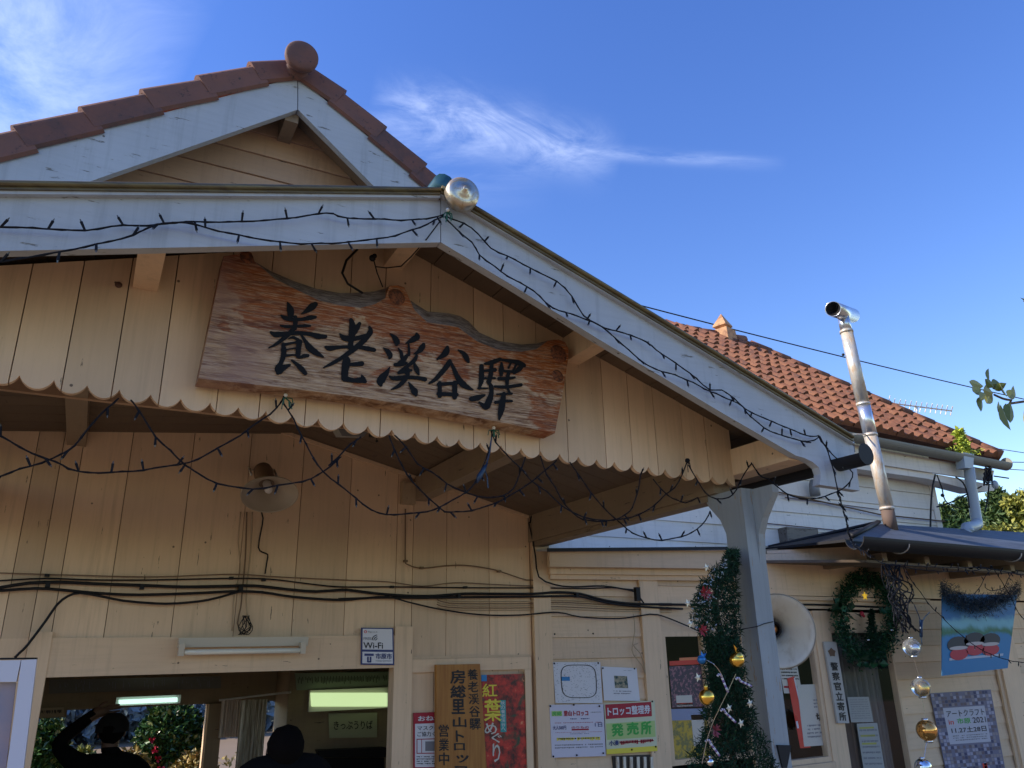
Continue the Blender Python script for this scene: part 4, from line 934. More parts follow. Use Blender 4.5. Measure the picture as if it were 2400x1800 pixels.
SL = [
 (Z('A', [(-200, 1170), (0, 1175), (250, 1188), (440, 1195), (640, 1165), (760, 1172), (870, 1160), (960, 1150), (1190, 1152), (1370, 1140), (1540, 1130), (1650, 1105), (1730, 1110), (1800, 1130), (2080, 1140), (2212, 1133)])+apx_, 2.32, None, 'upper fairy light cable along the left bargeboard, running level to the ridge'),
 (Z('A', [(-200, 1370), (0, 1355), (90, 1345), (370, 1295), (500, 1265), (690, 1220), (810, 1165), (890, 1155), (1000, 1160), (1130, 1200), (1240, 1215), (1400, 1250), (1560, 1262), (1720, 1262), (1850, 1250), (2010, 1230), (2212, 1165)])+apx_, 2.31, None, 'lower fairy light cable on the left bargeboard, dipping below its edge at far left'),
 ([(1045, 505)]+Z('B', [(1450, 25), (1560, 75), (1660, 180), (1790, 240), (1900, 305), (2000, 350), (2080, 430), (2140, 530)])+Z('G', [(870, 45), (950, 70), (1140, 135), (1210, 195), (1340, 280), (1470, 380), (1560, 450), (1640, 455), (1690, 490), (1750, 540), (1830, 600), (1920, 640), (2040, 690), (2110, 720), (2212, 755)])+Z('H', [(1030, 912)]), 2.325, None, 'upper fairy light cable down the right bargeboard'),
 ([(1043, 507)]+Z('B', [(1430, 30), (1500, 100), (1560, 150), (1600, 215), (1680, 275), (1780, 345), (1880, 400), (1980, 490), (2120, 535)])+Z('G', [(850, 40), (990, 155), (1100, 255), (1210, 320), (1370, 370), (1480, 420), (1560, 465), (1640, 495), (1700, 520), (1770, 560), (1800, 600), (1850, 650), (1950, 720), (2100, 770), (2212, 795)])+Z('H', [(930, 945), (1000, 940), (1032, 918)]), 2.318, None, 'lower fairy light cable down the right bargeboard'),
 (Z('H', [(1030, 912), (1060, 960), (1090, 1000), (1150, 1060), (1225, 1125), (1190, 1200), (1100, 1250), (1000, 1275), (930, 1275), (850, 1250), (800, 1210), (740, 1160), (700, 1150), (640, 1065)]), 2.31, 2.6, 'fairy light cable drooping from the bargeboard foot back to the porch beam'),
 (Z('H', [(1035, 915), (1060, 960), (1085, 1010), (1110, 1100), (1150, 1270), (1180, 1370), (1205, 1480), (1240, 1550), (1310, 1590)]), 2.31, 3.3, 'fairy light cable dropping from the bargeboard foot to the wing gutter'),
 (Z('C', [(-200, 1620), (0, 1565), (130, 1520), (270, 1480), (400, 1420), (480, 1370), (560, 1270), (650, 1170), (740, 1085), (770, 1060)]), 2.72, None, 'leftmost fairy light swag below the scalloped board, rising to the fourth scallop'),
 (Z('C', [(-200, 1220), (0, 1300), (130, 1380), (290, 1450), (400, 1490), (510, 1535), (790, 1540), (990, 1515), (1150, 1490), (1280, 1460), (1410, 1380), (1560, 1300), (1640, 1240), (1750, 1160), (1820, 1090), (1840, 1040)]), 2.71, None, 'long fairy light swag in the left half, rising to the name board pin'),
 (Z('C', [(845, 1070), (900, 1140), (1010, 1310), (1100, 1400), (1200, 1490), (1340, 1580), (1480, 1630), (1640, 1650), (1800, 1625), (1960, 1600), (2060, 1560), (2140, 1500), (2212, 1440)])+Z('B', [(820, 1310), (870, 1260), (930, 1200), (985, 1160)]), 2.715, None, 'fairy light swag passing in front of the oval horn speaker'),
 (Z('C', [(1840, 1045)])+Z('B', [(585, 985), (640, 1070), (700, 1200), (790, 1340), (870, 1400), (960, 1480), (1080, 1555), (1200, 1560), (1330, 1545), (1400, 1520), (1460, 1490), (1560, 1420), (1600, 1350), (1650, 1230), (1665, 1130)]), 2.70, None, 'deep fairy light swag between the two pins under the name board'),
 (Z('B', [(1130, 1150), (1180, 1270), (1250, 1390), (1310, 1450), (1400, 1530), (1450, 1550), (1560, 1540), (1690, 1500), (1780, 1450), (1900, 1370), (2000, 1280)]), 2.73, None, 'fairy light swag below the middle of the name board, hung lower of two'),
 (Z('B', [(1160, 1150), (1220, 1210), (1280, 1300), (1350, 1340), (1430, 1400), (1540, 1450), (1640, 1475), (1700, 1470), (1750, 1450), (1780, 1420), (1810, 1350), (1840, 1260)]), 2.725, None, 'fairy light swag below the middle of the name board, hung higher of two'),
 (Z('G', [(140, 715), (170, 790), (240, 870), (330, 960), (400, 1040), (500, 1110), (600, 1200), (690, 1260), (800, 1290), (900, 1300), (970, 1285), (1040, 1240), (1070, 1180), (1100, 1080), (1110, 1000)]), 2.71, None, 'fairy light swag starting at the right pin of the name board'),
 (Z('G', [(460, 880), (500, 1000), (560, 1090), (620, 1200), (700, 1275), (780, 1300), (890, 1305)]), 2.73, None, 'short fairy light cable slanting down in front of the dark porch ceiling'),
 (Z('G', [(650, 920), (700, 990), (790, 1120), (870, 1220), (940, 1280), (1020, 1350), (1100, 1400), (1200, 1425), (1300, 1420), (1440, 1380), (1530, 1300), (1560, 1240)]), 2.72, None, 'lowest fairy light swag left of the grey post'),
 (Z('G', [(1190, 1030), (1240, 1090), (1290, 1140), (1340, 1165), (1400, 1185), (1480, 1150)]), 2.71, None, 'short fairy light swag just left of the post bracket'),
 (Z('G', [(1410, 920), (1380, 1000), (1330, 1090), (1270, 1130), (1200, 1200), (1100, 1260), (1000, 1290), (900, 1300)]), 2.705, None, 'fairy light swag falling left from the black pin near the scallop end'),
 (Z('G', [(1420, 940), (1480, 1040), (1530, 1120), (1600, 1160), (1680, 1150), (1730, 1100), (1780, 1000), (1830, 930)]), 2.60, None, 'fairy light swag crossing the top of the grey post'),
 (Z('F', [(1060, 110), (1100, 190), (1180, 250), (1290, 330), (1400, 350), (1550, 375), (1700, 385), (1890, 380), (1960, 365), (2100, 390), (2300, 420)]), 3.28, None, 'fairy light cable running under the charcoal wing gutter'),
 (Z('F', [(1290, 335), (1440, 345), (1600, 355), (1800, 362), (1950, 360), (2150, 400), (2300, 440)]), 3.25, None, 'second fairy light cable running just above the first under the wing gutter'),
 (Z('F', [(1290, 340), (1290, 420), (1320, 500), (1370, 580), (1400, 680), (1430, 800)]), 3.3, None, 'fairy light strand hanging beside the wreath, left strand of the tangle'),
 (Z('F', [(1320, 345), (1340, 430), (1350, 520), (1400, 600), (1430, 690), (1450, 770)]), 3.31, None, 'fairy light strand hanging beside the wreath, second strand of the tangle'),
 (Z('F', [(1405, 350), (1400, 430), (1390, 520), (1340, 560), (1380, 620), (1400, 700), (1440, 760)]), 3.29, None, 'looping fairy light strand in the middle of the tangle beside the wreath'),
 (Z('F', [(1440, 350), (1480, 440), (1540, 520), (1600, 600), (1680, 680), (1760, 760), (1860, 840), (1950, 900), (2110, 960), (2300, 985)]), 3.27, None, 'long fairy light cable slanting down across the blue banner'),
 (Z('F', [(1430, 350), (1460, 450), (1500, 540), (1420, 600), (1360, 560), (1330, 480), (1300, 400)]), 3.32, None, 'fairy light loop at the right side of the tangle beside the wreath'),
 (Z('F', [(2000, 370), (1960, 420), (1930, 480), (1890, 530)]), 3.35, None, 'short fairy light strand hanging left above the blue banner'),
 (Z('F', [(2020, 375), (2080, 470), (2130, 560), (2170, 640), (2230, 720)]), 3.34, None, 'short fairy light strand slanting right above the blue banner'),
 (Z('F', [(2130, 400), (2105, 440), (2080, 490), (2000, 510), (1960, 490)]), 3.36, None, 'curled fairy light strand above the top edge of the blue banner'),
]
for s_ in SL: string_light(s_[0], s_[1], s_[3], Y1=s_[2])
# tangle filler: crumpled cable on the wing
tg = MB()
for k in range(13):
    a = (1290+random.uniform(0, 120), 345); pts = [a]
    for j in range(1, 7): pts.append((a[0]+j*18+random.uniform(-45, 45), 345+j*70+random.uniform(-25, 25)))
    tg.tube(smooth([P(*q, 3.82+random.uniform(-.05, .05)) for q in Z('F', pts)]), .0052, 5)
tag(tg.build('cable_tangle', M_navy), 'crumpled bunch of dark fairy light cable hanging right of the wreath', 'cable')
for pxy, lb in (((1048, 498), 'green cable tie and knot of wires at the porch ridge'), ((668, 932), 'white headed pin with a green tie under the left part of the name board'), ((1156, 1008), 'white headed pin with a green tie under the right end of the name board'), ((1610, 1084), 'black pin holding cables near the right end of the scalloped board'), ((1764, 1087), 'black pin holding cables on the beam right of the scalloped board')):
    b = MB(); q = P(*pxy, 2.70 if pxy[0] > 600 and pxy[1] > 600 else 2.31)
    black = 'black' in lb
    for k in range(7 if not black else 4):
        d = Vector((random.uniform(-1, 1), -.3, random.uniform(-1, .3))); b.tube([q, q+d*.025, q+d*.03+Vector((0, 0, -.02))], .0022, 4)
    b.cm = 1; b.ball(q+Vector((0, -.005, .008)), .008 if not black else .012, 8)
    tag(b.build('cable_pin', [M_navy if black else M_green, M_navy if black else M_white]), lb, 'pin', 'pins holding the fairy lights')
b = MB(); q0, q1 = P(*Z('G', [(55, 985)])[0], 2.70), P(*Z('G', [(75, 1060)])[0], 2.70); a0, a1 = P(1140, 1088, 2.7), P(1120, 1125, 2.7)
b.tube([P(1142, 1085, 2.7), P(1134, 1100, 2.7), P(1123, 1118, 2.7), P(1117, 1132, 2.7)], [.004, .010, .012, .004], 8); b.tube([P(1152, 1025, 2.7), P(1148, 1060, 2.7), P(1140, 1088, 2.7)], .003, 5); b.tube([P(1136, 1100, 2.7), P(1142, 1120, 2.7), P(1144, 1144, 2.7)], .003, 5)
tag(b.build('cable_plug', mat('dark_blue_plug', (.01, .03, .07), .4)), 'dark blue plug hanging from the cable under the name board', 'plug')
b = MB(); b.tube([P(*q, 3.8) for q in Z('F', [(1500, 600), (1530, 670), (1545, 720)])], .0035, 5); b.tube([P(*q, 3.8) for q in Z('F', [(1600, 650), (1570, 680), (1550, 720)])], .0035, 5); b.tube([P(*q, 3.8) for q in Z('F', [(1545, 700), (1545, 810)])], [.013, .011], 8); b.tube([P(*q, 3.8) for q in Z('F', [(1545, 810), (1552, 860)])], .0035, 5)
tag(b.build('cable_plug', mat('dark_blue_plug')), 'dark blue plug and socket hanging above the glass ball', 'plug')

# ---------------------------------------------------------------- cables clipped along the wall
def cable(px, Y, r, m, label, nm='wall_cable', clips=()):
    sm = smooth([P(x, y, Y) for x, y in px], .05); root = thing(nm, label, 'cable', tuple(sm[0]), 'cables clipped along the front wall')
    b = MB(); b.tube(sm, r, 7); b.build('sheath', m, root)
    for c in clips:
        q = P(*c, Y); bb = MB(); bb.box(q+Vector((-.011, -r*1.7, -r*1.6)), q+Vector((.011, .02, r*1.6))); bb.build('clip', m, root)
yc = YW-.035
cable(Z('D', [(-100, 500), (0, 490), (190, 460), (400, 455), (620, 465), (920, 475), (1200, 485), (1500, 480), (1650, 478), (1900, 505), (2050, 515), (2212, 505)])+Z('E', [(80, 510), (300, 535), (560, 545), (800, 530), (1000, 530), (1250, 530), (1400, 520), (1550, 530), (1700, 570), (1900, 595), (2212, 600)])+[(1700, 1420), (1900, 1417), (2080, 1424)], yc, .0085, M_black, 'thickest black cable of the bundle, running the full length of the wall', clips=Z('D', [(310, 470), (920, 485), (1560, 500)])+Z('E', [(760, 545), (1525, 540)]))
cable(Z('D', [(-100, 515), (0, 510), (230, 495), (400, 505), (560, 520), (800, 535), (1000, 535), (1300, 525), (1500, 515), (1700, 520), (1900, 550), (2212, 570)])+Z('E', [(200, 555), (560, 556), (800, 552), (1250, 548), (1400, 545), (1550, 548), (1720, 588), (1900, 610), (2212, 628)]), yc-.004, .0075, M_black, 'black cable running just beneath the thickest one')
cable(Z('D', [(95, 945), (130, 910), (180, 860), (300, 700), (370, 600), (440, 545), (520, 525), (650, 545), (800, 575), (1000, 592), (1150, 592), (1350, 570), (1500, 530), (1565, 512)]), yc-.012, .0065, M_black, 'black cable sagging over the lintel and curving down to the white notice frame')
cable(Z('D', [(-50, 448), (0, 445), (300, 430), (600, 440), (1000, 440), (1500, 430), (1750, 435), (2000, 465), (2212, 485)])+Z('E', [(330, 485), (800, 490), (1300, 492), (1600, 496), (1750, 490), (1900, 505)]), yc+.01, .0042, M_black, 'thin black wire above the thick black cables', clips=Z('D', [(305, 410), (1500, 428), (1710, 440)])+Z('E', [(330, 485), (805, 488)]))
cable(Z('D', [(-50, 395), (0, 395), (440, 408), (1000, 420), (1500, 403), (1800, 420), (2212, 440)])+Z('E', [(300, 452), (520, 480), (740, 458), (1000, 470), (1240, 480)]), yc+.012, .0028, M_brn, 'thin brown wire, topmost of the horizontal run')
cable(Z('E', [(-20, 562), (150, 556), (300, 548), (420, 580), (640, 630), (900, 665), (1150, 668), (1400, 650), (1550, 680), (1800, 690), (1950, 670), (2050, 665), (2212, 725)])+[(1640, 1480), (1655, 1485)], yc-.010, .005, M_black, 'black cable sagging below the bundle towards the Christmas garland')
cable(Z('E', [(415, -20), (415, 150), (415, 310), (430, 340), (520, 365), (660, 350), (800, 345), (950, 365), (1030, 385), (1200, 440), (1300, 442)]), yc+.01, .0042, M_brn, 'brown wire dropping from the small wall box and turning right', clips=Z('E', [(418, 318), (522, 362), (1025, 384)]))
cable([(1300, 1182), (1250, 1202), (1243, 1225)]+Z('E', [(1215, 70), (1240, 180), (1260, 300), (1280, 420), (1380, 470), (1500, 485), (1700, 480), (1880, 510), (1915, 530), (1960, 590)]), yc-.02, .0055, M_black, 'black cable coming down from the porch beam at the corner board')
for k, dy in enumerate((575, 590, 604, 618, 632)):
    cable(Z('E', [(620, dy-25+k*2), (700, dy), (950, dy+4), (1250, dy+2), (1400, dy-6+random.uniform(-3, 3)), (1700, dy+8), (1950, dy+14), (2140, dy+16)]), yc+.014, .0026, M_brn if k % 2 else M_crw, ['topmost', 'second', 'third', 'fourth', 'lowest'][k]+' of the five thin painted wires below the black cables')
cable(Z('D', [(1560, 0), (1545, 200), (1560, 380), (1520, 520), (1505, 770)]), YW-.01, .003, M_crw, 'painted vertical wire left of the speaker conduit', nm='vertical_wire')
cable(Z('D', [(1600, 0), (1590, 300), (1570, 520), (1560, 620), (1540, 720), (1560, 780)]), YW-.01, .004, M_brn, 'brown vertical wire running down to the fluorescent light', nm='vertical_wire')
cable(Z('D', [(1635, 0), (1625, 250), (1600, 480), (1600, 640), (1620, 770)]), YW-.012, .004, M_crw, 'painted vertical wire just right of the brown one above the light', nm='vertical_wire')
cable(Z('D', [(1685, -20), (1705, 40), (1690, 130), (1675, 230), (1700, 260), (1735, 275), (1730, 320), (1718, 400)]), YW-.02, .0045, M_black, 'kinked black lead hanging from the oval horn speaker', nm='speaker_lead')
cable([(1485, 1440), (1488, 1480), (1483, 1510), (1500, 1530), (1510, 1560), (1512, 1580), (1505, 1560), (1485, 1535), (1482, 1515), (1495, 1508)], YW-.035, .0035, M_crw, 'looped painted cable end hanging beside the poster wall window', nm='cable_loop')
b = MB(); q = P(*Z('E', [(1915, 535)])[0], yc-.02); b.box(q-Vector((.018, .02, .045)), q+Vector((.018, .01, .05))); tag(b.build('junction_box', M_black), 'small black junction box on the cable run near the window', 'junction box')
b = MB(); q = P(953, 1158, YW-.005); b.box(q-Vector((.045, .05, .07)), q+Vector((.045, 0, .07))); b.box(q-Vector((.03, .055, -.02)), q+Vector((.03, -.051, .06))); tag(b.build('wall_box', paint('box_paint', (.46, .34, .21), 'z')), 'small cream painted box on the wall under the porch ceiling', 'switch box')
b = MB(); q = P(*Z('D', [(1585, 745)])[0], YW-.02)
for k in range(10): b.tube(smooth([q+Vector((random.uniform(-.02, .02), -.01, .06)), q+Vector((random.uniform(-.04, .04), -.02, .0)), q+Vector((random.uniform(-.05, .05), -.02, -.03)), q+Vector((random.uniform(-.03, .03), 0, -.04))]), .0022, 4)
tag(b.build('wire_knot', M_black), 'small knot of stripped wire ends above the fluorescent light', 'wire')

# ---------------------------------------------------------------- horn speakers
def oval_horn():
    c = P(632, 1157, 4.25); root = thing('horn_speaker', 'oval beige horn speaker mounted high on the wall under the porch', 'loudspeaker', tuple(c))
    ax = Vector((.06, -1, -.85)).normalized()
    mk = mat('beige_horn_plastic', (.40, .34, .26), .5); 
    b = MB(); b.lathe([(.030, -.13), (.045, -.10), (.075, -.06), (.115, -.02), (.145, .005), (.150, .014), (.150, .004), (.145, -.002)], c, ax, 36, sx=1.02, sz=.74, refx=(1, 0, 0)); b.build('bell', mk, root)
    b = MB(); b.lathe([(.145, -.001), (.115, -.03), (.08, -.068), (.05, -.105), (.0, -.115)], c, ax, 36, sx=1.02, sz=.74, refx=(1, 0, 0)); b.build('bell_inside', mat('shaded_bell_inside', (.17, .13, .095), .6), root)  # shade inside the bell put into a darker brown colour
    b = MB(); b.lathe([(0, -.028), (.018, -.03), (.022, -.04), (.022, -.11)], c, ax, 16); b.build('driver_tip', M_white, root)
    b = MB(); b.lathe([(.0, -.27), (.05, -.265), (.055, -.22), (.05, -.20), (.052, -.17), (.044, -.15), (.04, -.125)], c, ax, 24); b.build('driver', mat('brown_speaker_driver', (.2, .12, .07), .5), root)
    b = MB(); q = c-ax*.2; b.tube([q+Vector((.07, 0, 0)), q+Vector((.07, .1, .06)), Vector((q.x+.03, YW, q.z+.08))], .008, 6); b.tube([q-Vector((.07, 0, 0)), q+Vector((-.07, .1, .06)), Vector((q.x-.03, YW, q.z+.08))], .008, 6); b.build('bracket', M_steel, root)
oval_horn()
def round_horn():
    c = P(1826, 1479, 2.86); root = thing('horn_speaker', 'round off-white horn speaker fixed behind the grey porch post', 'loudspeaker', tuple(c))
    ax = (Vector((-.62, -1, -.12))).normalized(); mk = mat('offwhite_horn_enamel', (.60, .55, .48), .4, build=lambda t, bs: (lambda n: n.l(n.mix(n.mth('MULTIPLY', n.rng(n.noise(n.coord((3, 3, 1.2)), 5, 6, .7), .45, .75), .6), (.58, .54, .47), (.34, .26, .18)), bs.inputs['Base Color']))(NT(t)))
    b = MB(); b.lathe([(.035, -.20), (.045, -.15), (.065, -.10), (.10, -.05), (.150, -.01), (.168, .0), (.173, .0), (.174, -.008), (.168, -.014)], c, ax, 48); b.lathe([(.033, -.20), (.043, -.15), (.062, -.102), (.097, -.053), (.147, -.013), (.166, -.003)], c, ax, 48); b.build('bell', mk, root)
    b = MB(); b.lathe([(.1725, .003), (.1775, .001), (.1775, -.006), (.1725, -.008)], c, ax, 48); b.build('rim_bead', mat('stained_rim', (.33, .27, .2), .5), root)
    b = MB(); b.lathe([(.038, -.14), (.040, -.10), (.036, -.09), (.030, -.10), (.026, -.13)], c, ax, 28); b.build('throat_ring', M_char, root)
    b = MB(); b.ball(c-ax*.112, .023, 14); b.build('throat_plug', mat('copper_plug', (.5, .2, .06), .3, .8), root)
    b = MB(); b.lathe([(.0, -.36), (.06, -.355), (.065, -.30), (.06, -.24), (.04, -.2)], c, ax, 24); b.build('driver', M_white, root)
    b = MB(); b.tube([c-ax*.26, Vector((2.72, 2.75, c.z))], .012, 8); b.build('bracket', M_steel, root)
round_horn()

# ---------------------------------------------------------------- fluorescent light over the opening
def fl():
    q0, q1 = P(418, 1512, YW-.07), P(722, 1503, YW-.07); root = thing('fluorescent_light', 'unlit cream fluorescent batten fitted over the entrance lintel', 'ceiling light', tuple((q0+q1)/2))
    z = (q0.z+q1.z)/2; b = MB(); b.box((q0.x, YW-.075, z-.018), (q1.x, YW-.02, z+.03)); b.build('housing', mat('cream_lamp_enamel', (.52, .44, .34), .4), root)
    b = MB()
    b.box((q0.x+.0, YW-.12, z-.06), (q0.x+.028, YW-.076, z+.0)); b.box((q1.x-.05, YW-.12, z-.06), (q1.x-.022, YW-.076, z+.0)); b.build('end_socket', mat('cream_lamp_enamel'), root)
    b = MB(); b.tube([(q0.x+.028, YW-.105, z-.042), (q1.x-.05, YW-.105, z-.042)], .014, 14); b.build('tube', M_tube, root)
fl()

# ---------------------------------------------------------------- signs and notices
def panel(nm, c, Y, th, m, label, cat, loc=None):
    root = thing(nm, label, cat, tuple(P(*c[3], Y)))
    b = MB(); b.prism([P(x, y, Y) for x, y in c], (0, th, 0)); b.build('sheet' if th < .01 else 'board', m, root)
    return root, quadmap(c, Y, .0025)
class Ink:
    def __init__(s, root, M): s.root, s.M, s.d = root, M, {}
    def g(s, m): return s.d.setdefault(m.name, (MB(), m))[0]
    def t(s, m, st_, u0, v0, u1, v1, off=.012, rough=0, res=2): put_text(s.g(m), st_, s.M, u0, v0, u1, v1, off, rough, res)
    def r(s, m, u0, v0, u1, v1): rect(s.g(m), s.M, u0, v0, u1, v1)
    def lines(s, m, u0, v0, u1, v1, n, fill=.5):
        for k in range(n):
            v = v0+(v1-v0)*k/n; h = (v1-v0)/n*fill; u = u0
            while u < u1-.01:
                w = random.uniform(.012, .035)
                if random.random() < .88: s.r(m, u, v, min(u+w, u1), v+h*random.uniform(.6, 1))
                u += w+.008
    def done(s, nm='lettering'):
        for k, (b, m) in s.d.items():
            if b.v: b.build(nm, m, s.root)
class Up(Ink):      # second print layer, above the first
    pass
def layer(c, Y, root, eps): return Ink(root, quadmap(c, Y, eps))

# Wi-Fi plate
c = [(847, 1471), (922, 1472), (924, 1559), (846, 1558)]; Yp = YW-.03
root, M = panel('wifi_sign', c, Yp, .006, M_navyi, 'small white and navy metal Wi-Fi sign on the wall above the entrance corner', 'sign')
i = layer(c, Yp, root, .0015); i.r(M_paper, .04, .03, .96, .59); i.r(M_paper, .04, .65, .96, .96); i.done('white_field')
i = layer(c, Yp, root, .003)
i.t(M_ink, 'Wi-Fi', .07, .40, .66, .56, .03); i.t(M_grayi, 'FREE', .07, .26, .30, .33, .01); i.t(M_red2, 'o', .08, .07, .17, .15, .02); i.t(M_grayi, 'Spot', .2, .09, .5, .14, .01)
for k in range(3):
    for a in range(8):
        a0, a1 = math.radians(95+a*10), math.radians(105+a*10); r0, r1 = .05+.055*k, .075+.055*k; cu_, cv_ = .50, .35
        i.g(M_ink).face([M(cu_+r_*math.cos(q)*1., cv_-r_*math.sin(q)*.9)+Vector((0, -.001, 0)) for r_, q in ((r0, a0), (r1, a0), (r1, a1), (r0, a1))])
i.t(M_navyi, '市原市', .44, .69, .93, .84, .03); i.lines(M_grayi, .44, .88, .93, .93, 1)
i.r(M_navyi, .10, .70, .38, .76); i.r(M_navyi, .18, .78, .23, .93); i.r(M_navyi, .26, .78, .31, .93); i.r(M_navyi, .20, .90, .29, .94)
i.done()
# orange board "tram office"
c = [(1023, 1558), (1125, 1556), (1143, 1840), (1023, 1840)]; Yo = YW-.055
root, M = panel('vertical_wooden_sign', c, Yo, .03, M_ply2, 'orange upright wooden board with brushed black characters', 'sign')
i = layer(c, Yo, root, .002)
def col(chars, u0, u1, v0, v1, off=.03):
    n = len(chars); h = (v1-v0)/n
    for k, ch in enumerate(chars): i.t(M_ink, ch, u0, v0+h*k+h*.06, u1, v0+h*(k+1)-h*.06, off, .05)
col('房総里山トロッコ', .33, .63, .04, 1.04, .035); 
i.d.clear(); i.t(M_ink, '房', .31, .05, .64, .165, .03, .05); i.t(M_ink, '総', .31, .18, .64, .285, .03, .05); i.t(M_ink, '里', .33, .30, .60, .42, .03, .05); i.t(M_ink, '山', .35, .45, .62, .53, .03, .05); i.t(M_ink, 'ト', .40, .56, .56, .65, .035, .05); i.t(M_ink, 'ロ', .36, .665, .57, .72, .035, .05); i.t(M_ink, 'ッ', .40, .76, .64, .82, .035, .05); i.t(M_ink, 'コ', .36, .85, .60, .93, .035, .05)
for k, ch in enumerate('養老渓谷驛'): i.t(M_ink, ch, .70, .045+k*.104, .93, .135+k*.104, .018, .05)
for k, ch in enumerate('営業中'): i.t(M_ink, ch, .05, .51+k*.115, .25, .61+k*.115, .018, .05)
i.done('brushed_characters')
# red mask notice
c = [(969, 1671), (1024, 1669), (1024, 1802), (969, 1802)]; Yq = YW-.008
c = [(969, 1671), (1060, 1667), (1060, 1802), (969, 1802)]
root, M = panel('mask_request_notice', c, Yq, .004, M_red, 'red and white notice partly hidden behind the left edge of the orange board', 'notice')
i = layer(c, Yq, root, .0015); i.r(M_paper, .04, .20, .96, .97); i.done('white_field')
i = layer(c, Yq, root, .003); i.t(M_paper, 'おねがい', .12, .06, .92, .15, .03); i.t(M_ink, 'マスク着用に', .10, .24, .95, .32); i.t(M_ink, 'ご協力ください', .10, .345, .95, .43)
i.r(M_red, .08, .47, .92, .485); i.r(M_red, .08, .72, .92, .735); i.r(M_red, .08, .47, .10, .735); i.r(M_red, .20, .47, .215, .735); i.r(M_grayi, .30, .52, .9, .69); i.lines(M_ink, .08, .78, .94, .94, 4); i.done()
# autumn poster
def mapl(t, bs):
    n = NT(t); a = n.noise(n.coord(), 16, 6, .7); a2 = n.noise(n.coord(), 5, 4, .6, 1)
    c_ = n.mix(n.rng(a, .36, .62), (.05, .01, .01), (.55, .03, .02)); c_ = n.mix(n.rng(a2, .56, .66), c_, (.03, .06, .03)); c_ = n.mix(n.rng(a, .62, .72), c_, (.7, .25, .12)); n.l(c_, bs.inputs['Base Color'])
c = [(1128, 1582), (1231, 1579), (1240, 1802), (1131, 1802)]; Yq = YW-.028
root, M = panel('autumn_leaves_poster', c, Yq, .004, mat('maple_photo_print', rough=.4, build=mapl), 'poster of red maple leaves with yellow and white characters beside the orange board', 'poster')
i = layer(c, Yq, root, .002); 
for ch, m_, u0, v0, u1, v1 in (('紅', M_yel, .02, .10, .34, .24), ('葉', M_yel, .06, .27, .42, .50), ('め', M_paper2, .06, .52, .32, .64), ('ぐ', M_paper2, .20, .63, .42, .73), ('り', M_paper2, .22, .74, .38, .93)): i.t(m_, ch, u0, v0, u1, v1, .02, .04)
i.r(M_blue, 0, 0, .12, .07); i.r(M_cyan, .40, .28, .53, .62); i.done()
i = layer(c, Yq, root, .0035)
for k, ch in enumerate('秋の養老渓谷へ'): i.t(M_paper, ch, .42, .29+k*.046, .51, .33+k*.046, .01)
i.done('small_lettering')
# hand drawn map sheet
c = [(1296, 1552), (1407, 1552), (1412, 1648), (1302, 1648)]; Yq = YW-.02
root, M = panel('hand_drawn_map', c, Yq, .002, M_paper, 'crowded hand drawn circular route map sheet pinned on the poster wall', 'map')
i = layer(c, Yq, root, .0015)
def stroke(mb, M, pts, w):
    for a, b_ in zip(pts[:-1], pts[1:]):
        du, dv = b_[0]-a[0], b_[1]-a[1]; L = math.hypot(du, dv) or 1; nx, ny = -dv/L*w, du/L*w
        mb.face([M(a[0]-nx, a[1]-ny), M(b_[0]-nx, b_[1]-ny), M(b_[0]+nx, b_[1]+ny), M(a[0]+nx, a[1]+ny)])
lp = []
for k in range(49):
    a = 2*math.pi*k/48; cu_, su_ = math.cos(a), math.sin(a); lp.append((.52+.37*math.copysign(abs(cu_)**.5, cu_), .47+.40*math.copysign(abs(su_)**.5, su_)))
stroke(i.g(M_ink), i.M, lp, .009)
for k in range(330):
    u, v = random.uniform(.02, .97), random.uniform(.02, .96)
    if .62 < v < .72 and .7 < u < .9: continue
    L = random.uniform(.01, .035); a = random.random()*3.1; stroke(i.g(random.choice([M_ink, M_grayi, M_grayi])), i.M, [(u, v), (min(u+L*math.cos(a), .99), v+L*math.sin(a)*.6)], .003)
i.r(M_blue, .15, .36, .33, .46); i.done('drawing')
# picture notice
c = [(1410, 1562), (1492, 1566), (1500, 1643), (1416, 1642)]
root, M = panel('photo_notice', c, YW-.018, .002, M_paper, 'white notice with one small landscape photo in its middle', 'notice')
def land(t, bs):
    n = NT(t); a = n.noise(n.coord(), 30, 4, .7); n.l(n.mix(n.rng(a, .4, .6), (.02, .06, .06), (.35, .3, .2)), bs.inputs['Base Color'])
i = layer(c, YW-.018, root, .0015); i.r(mat('tiny_landscape_print', build=land), .33, .26, .70, .62); i.lines(M_grayi, .28, .70, .78, .84, 2); i.lines(M_grayi, .62, .08, .85, .11, 1); i.done()
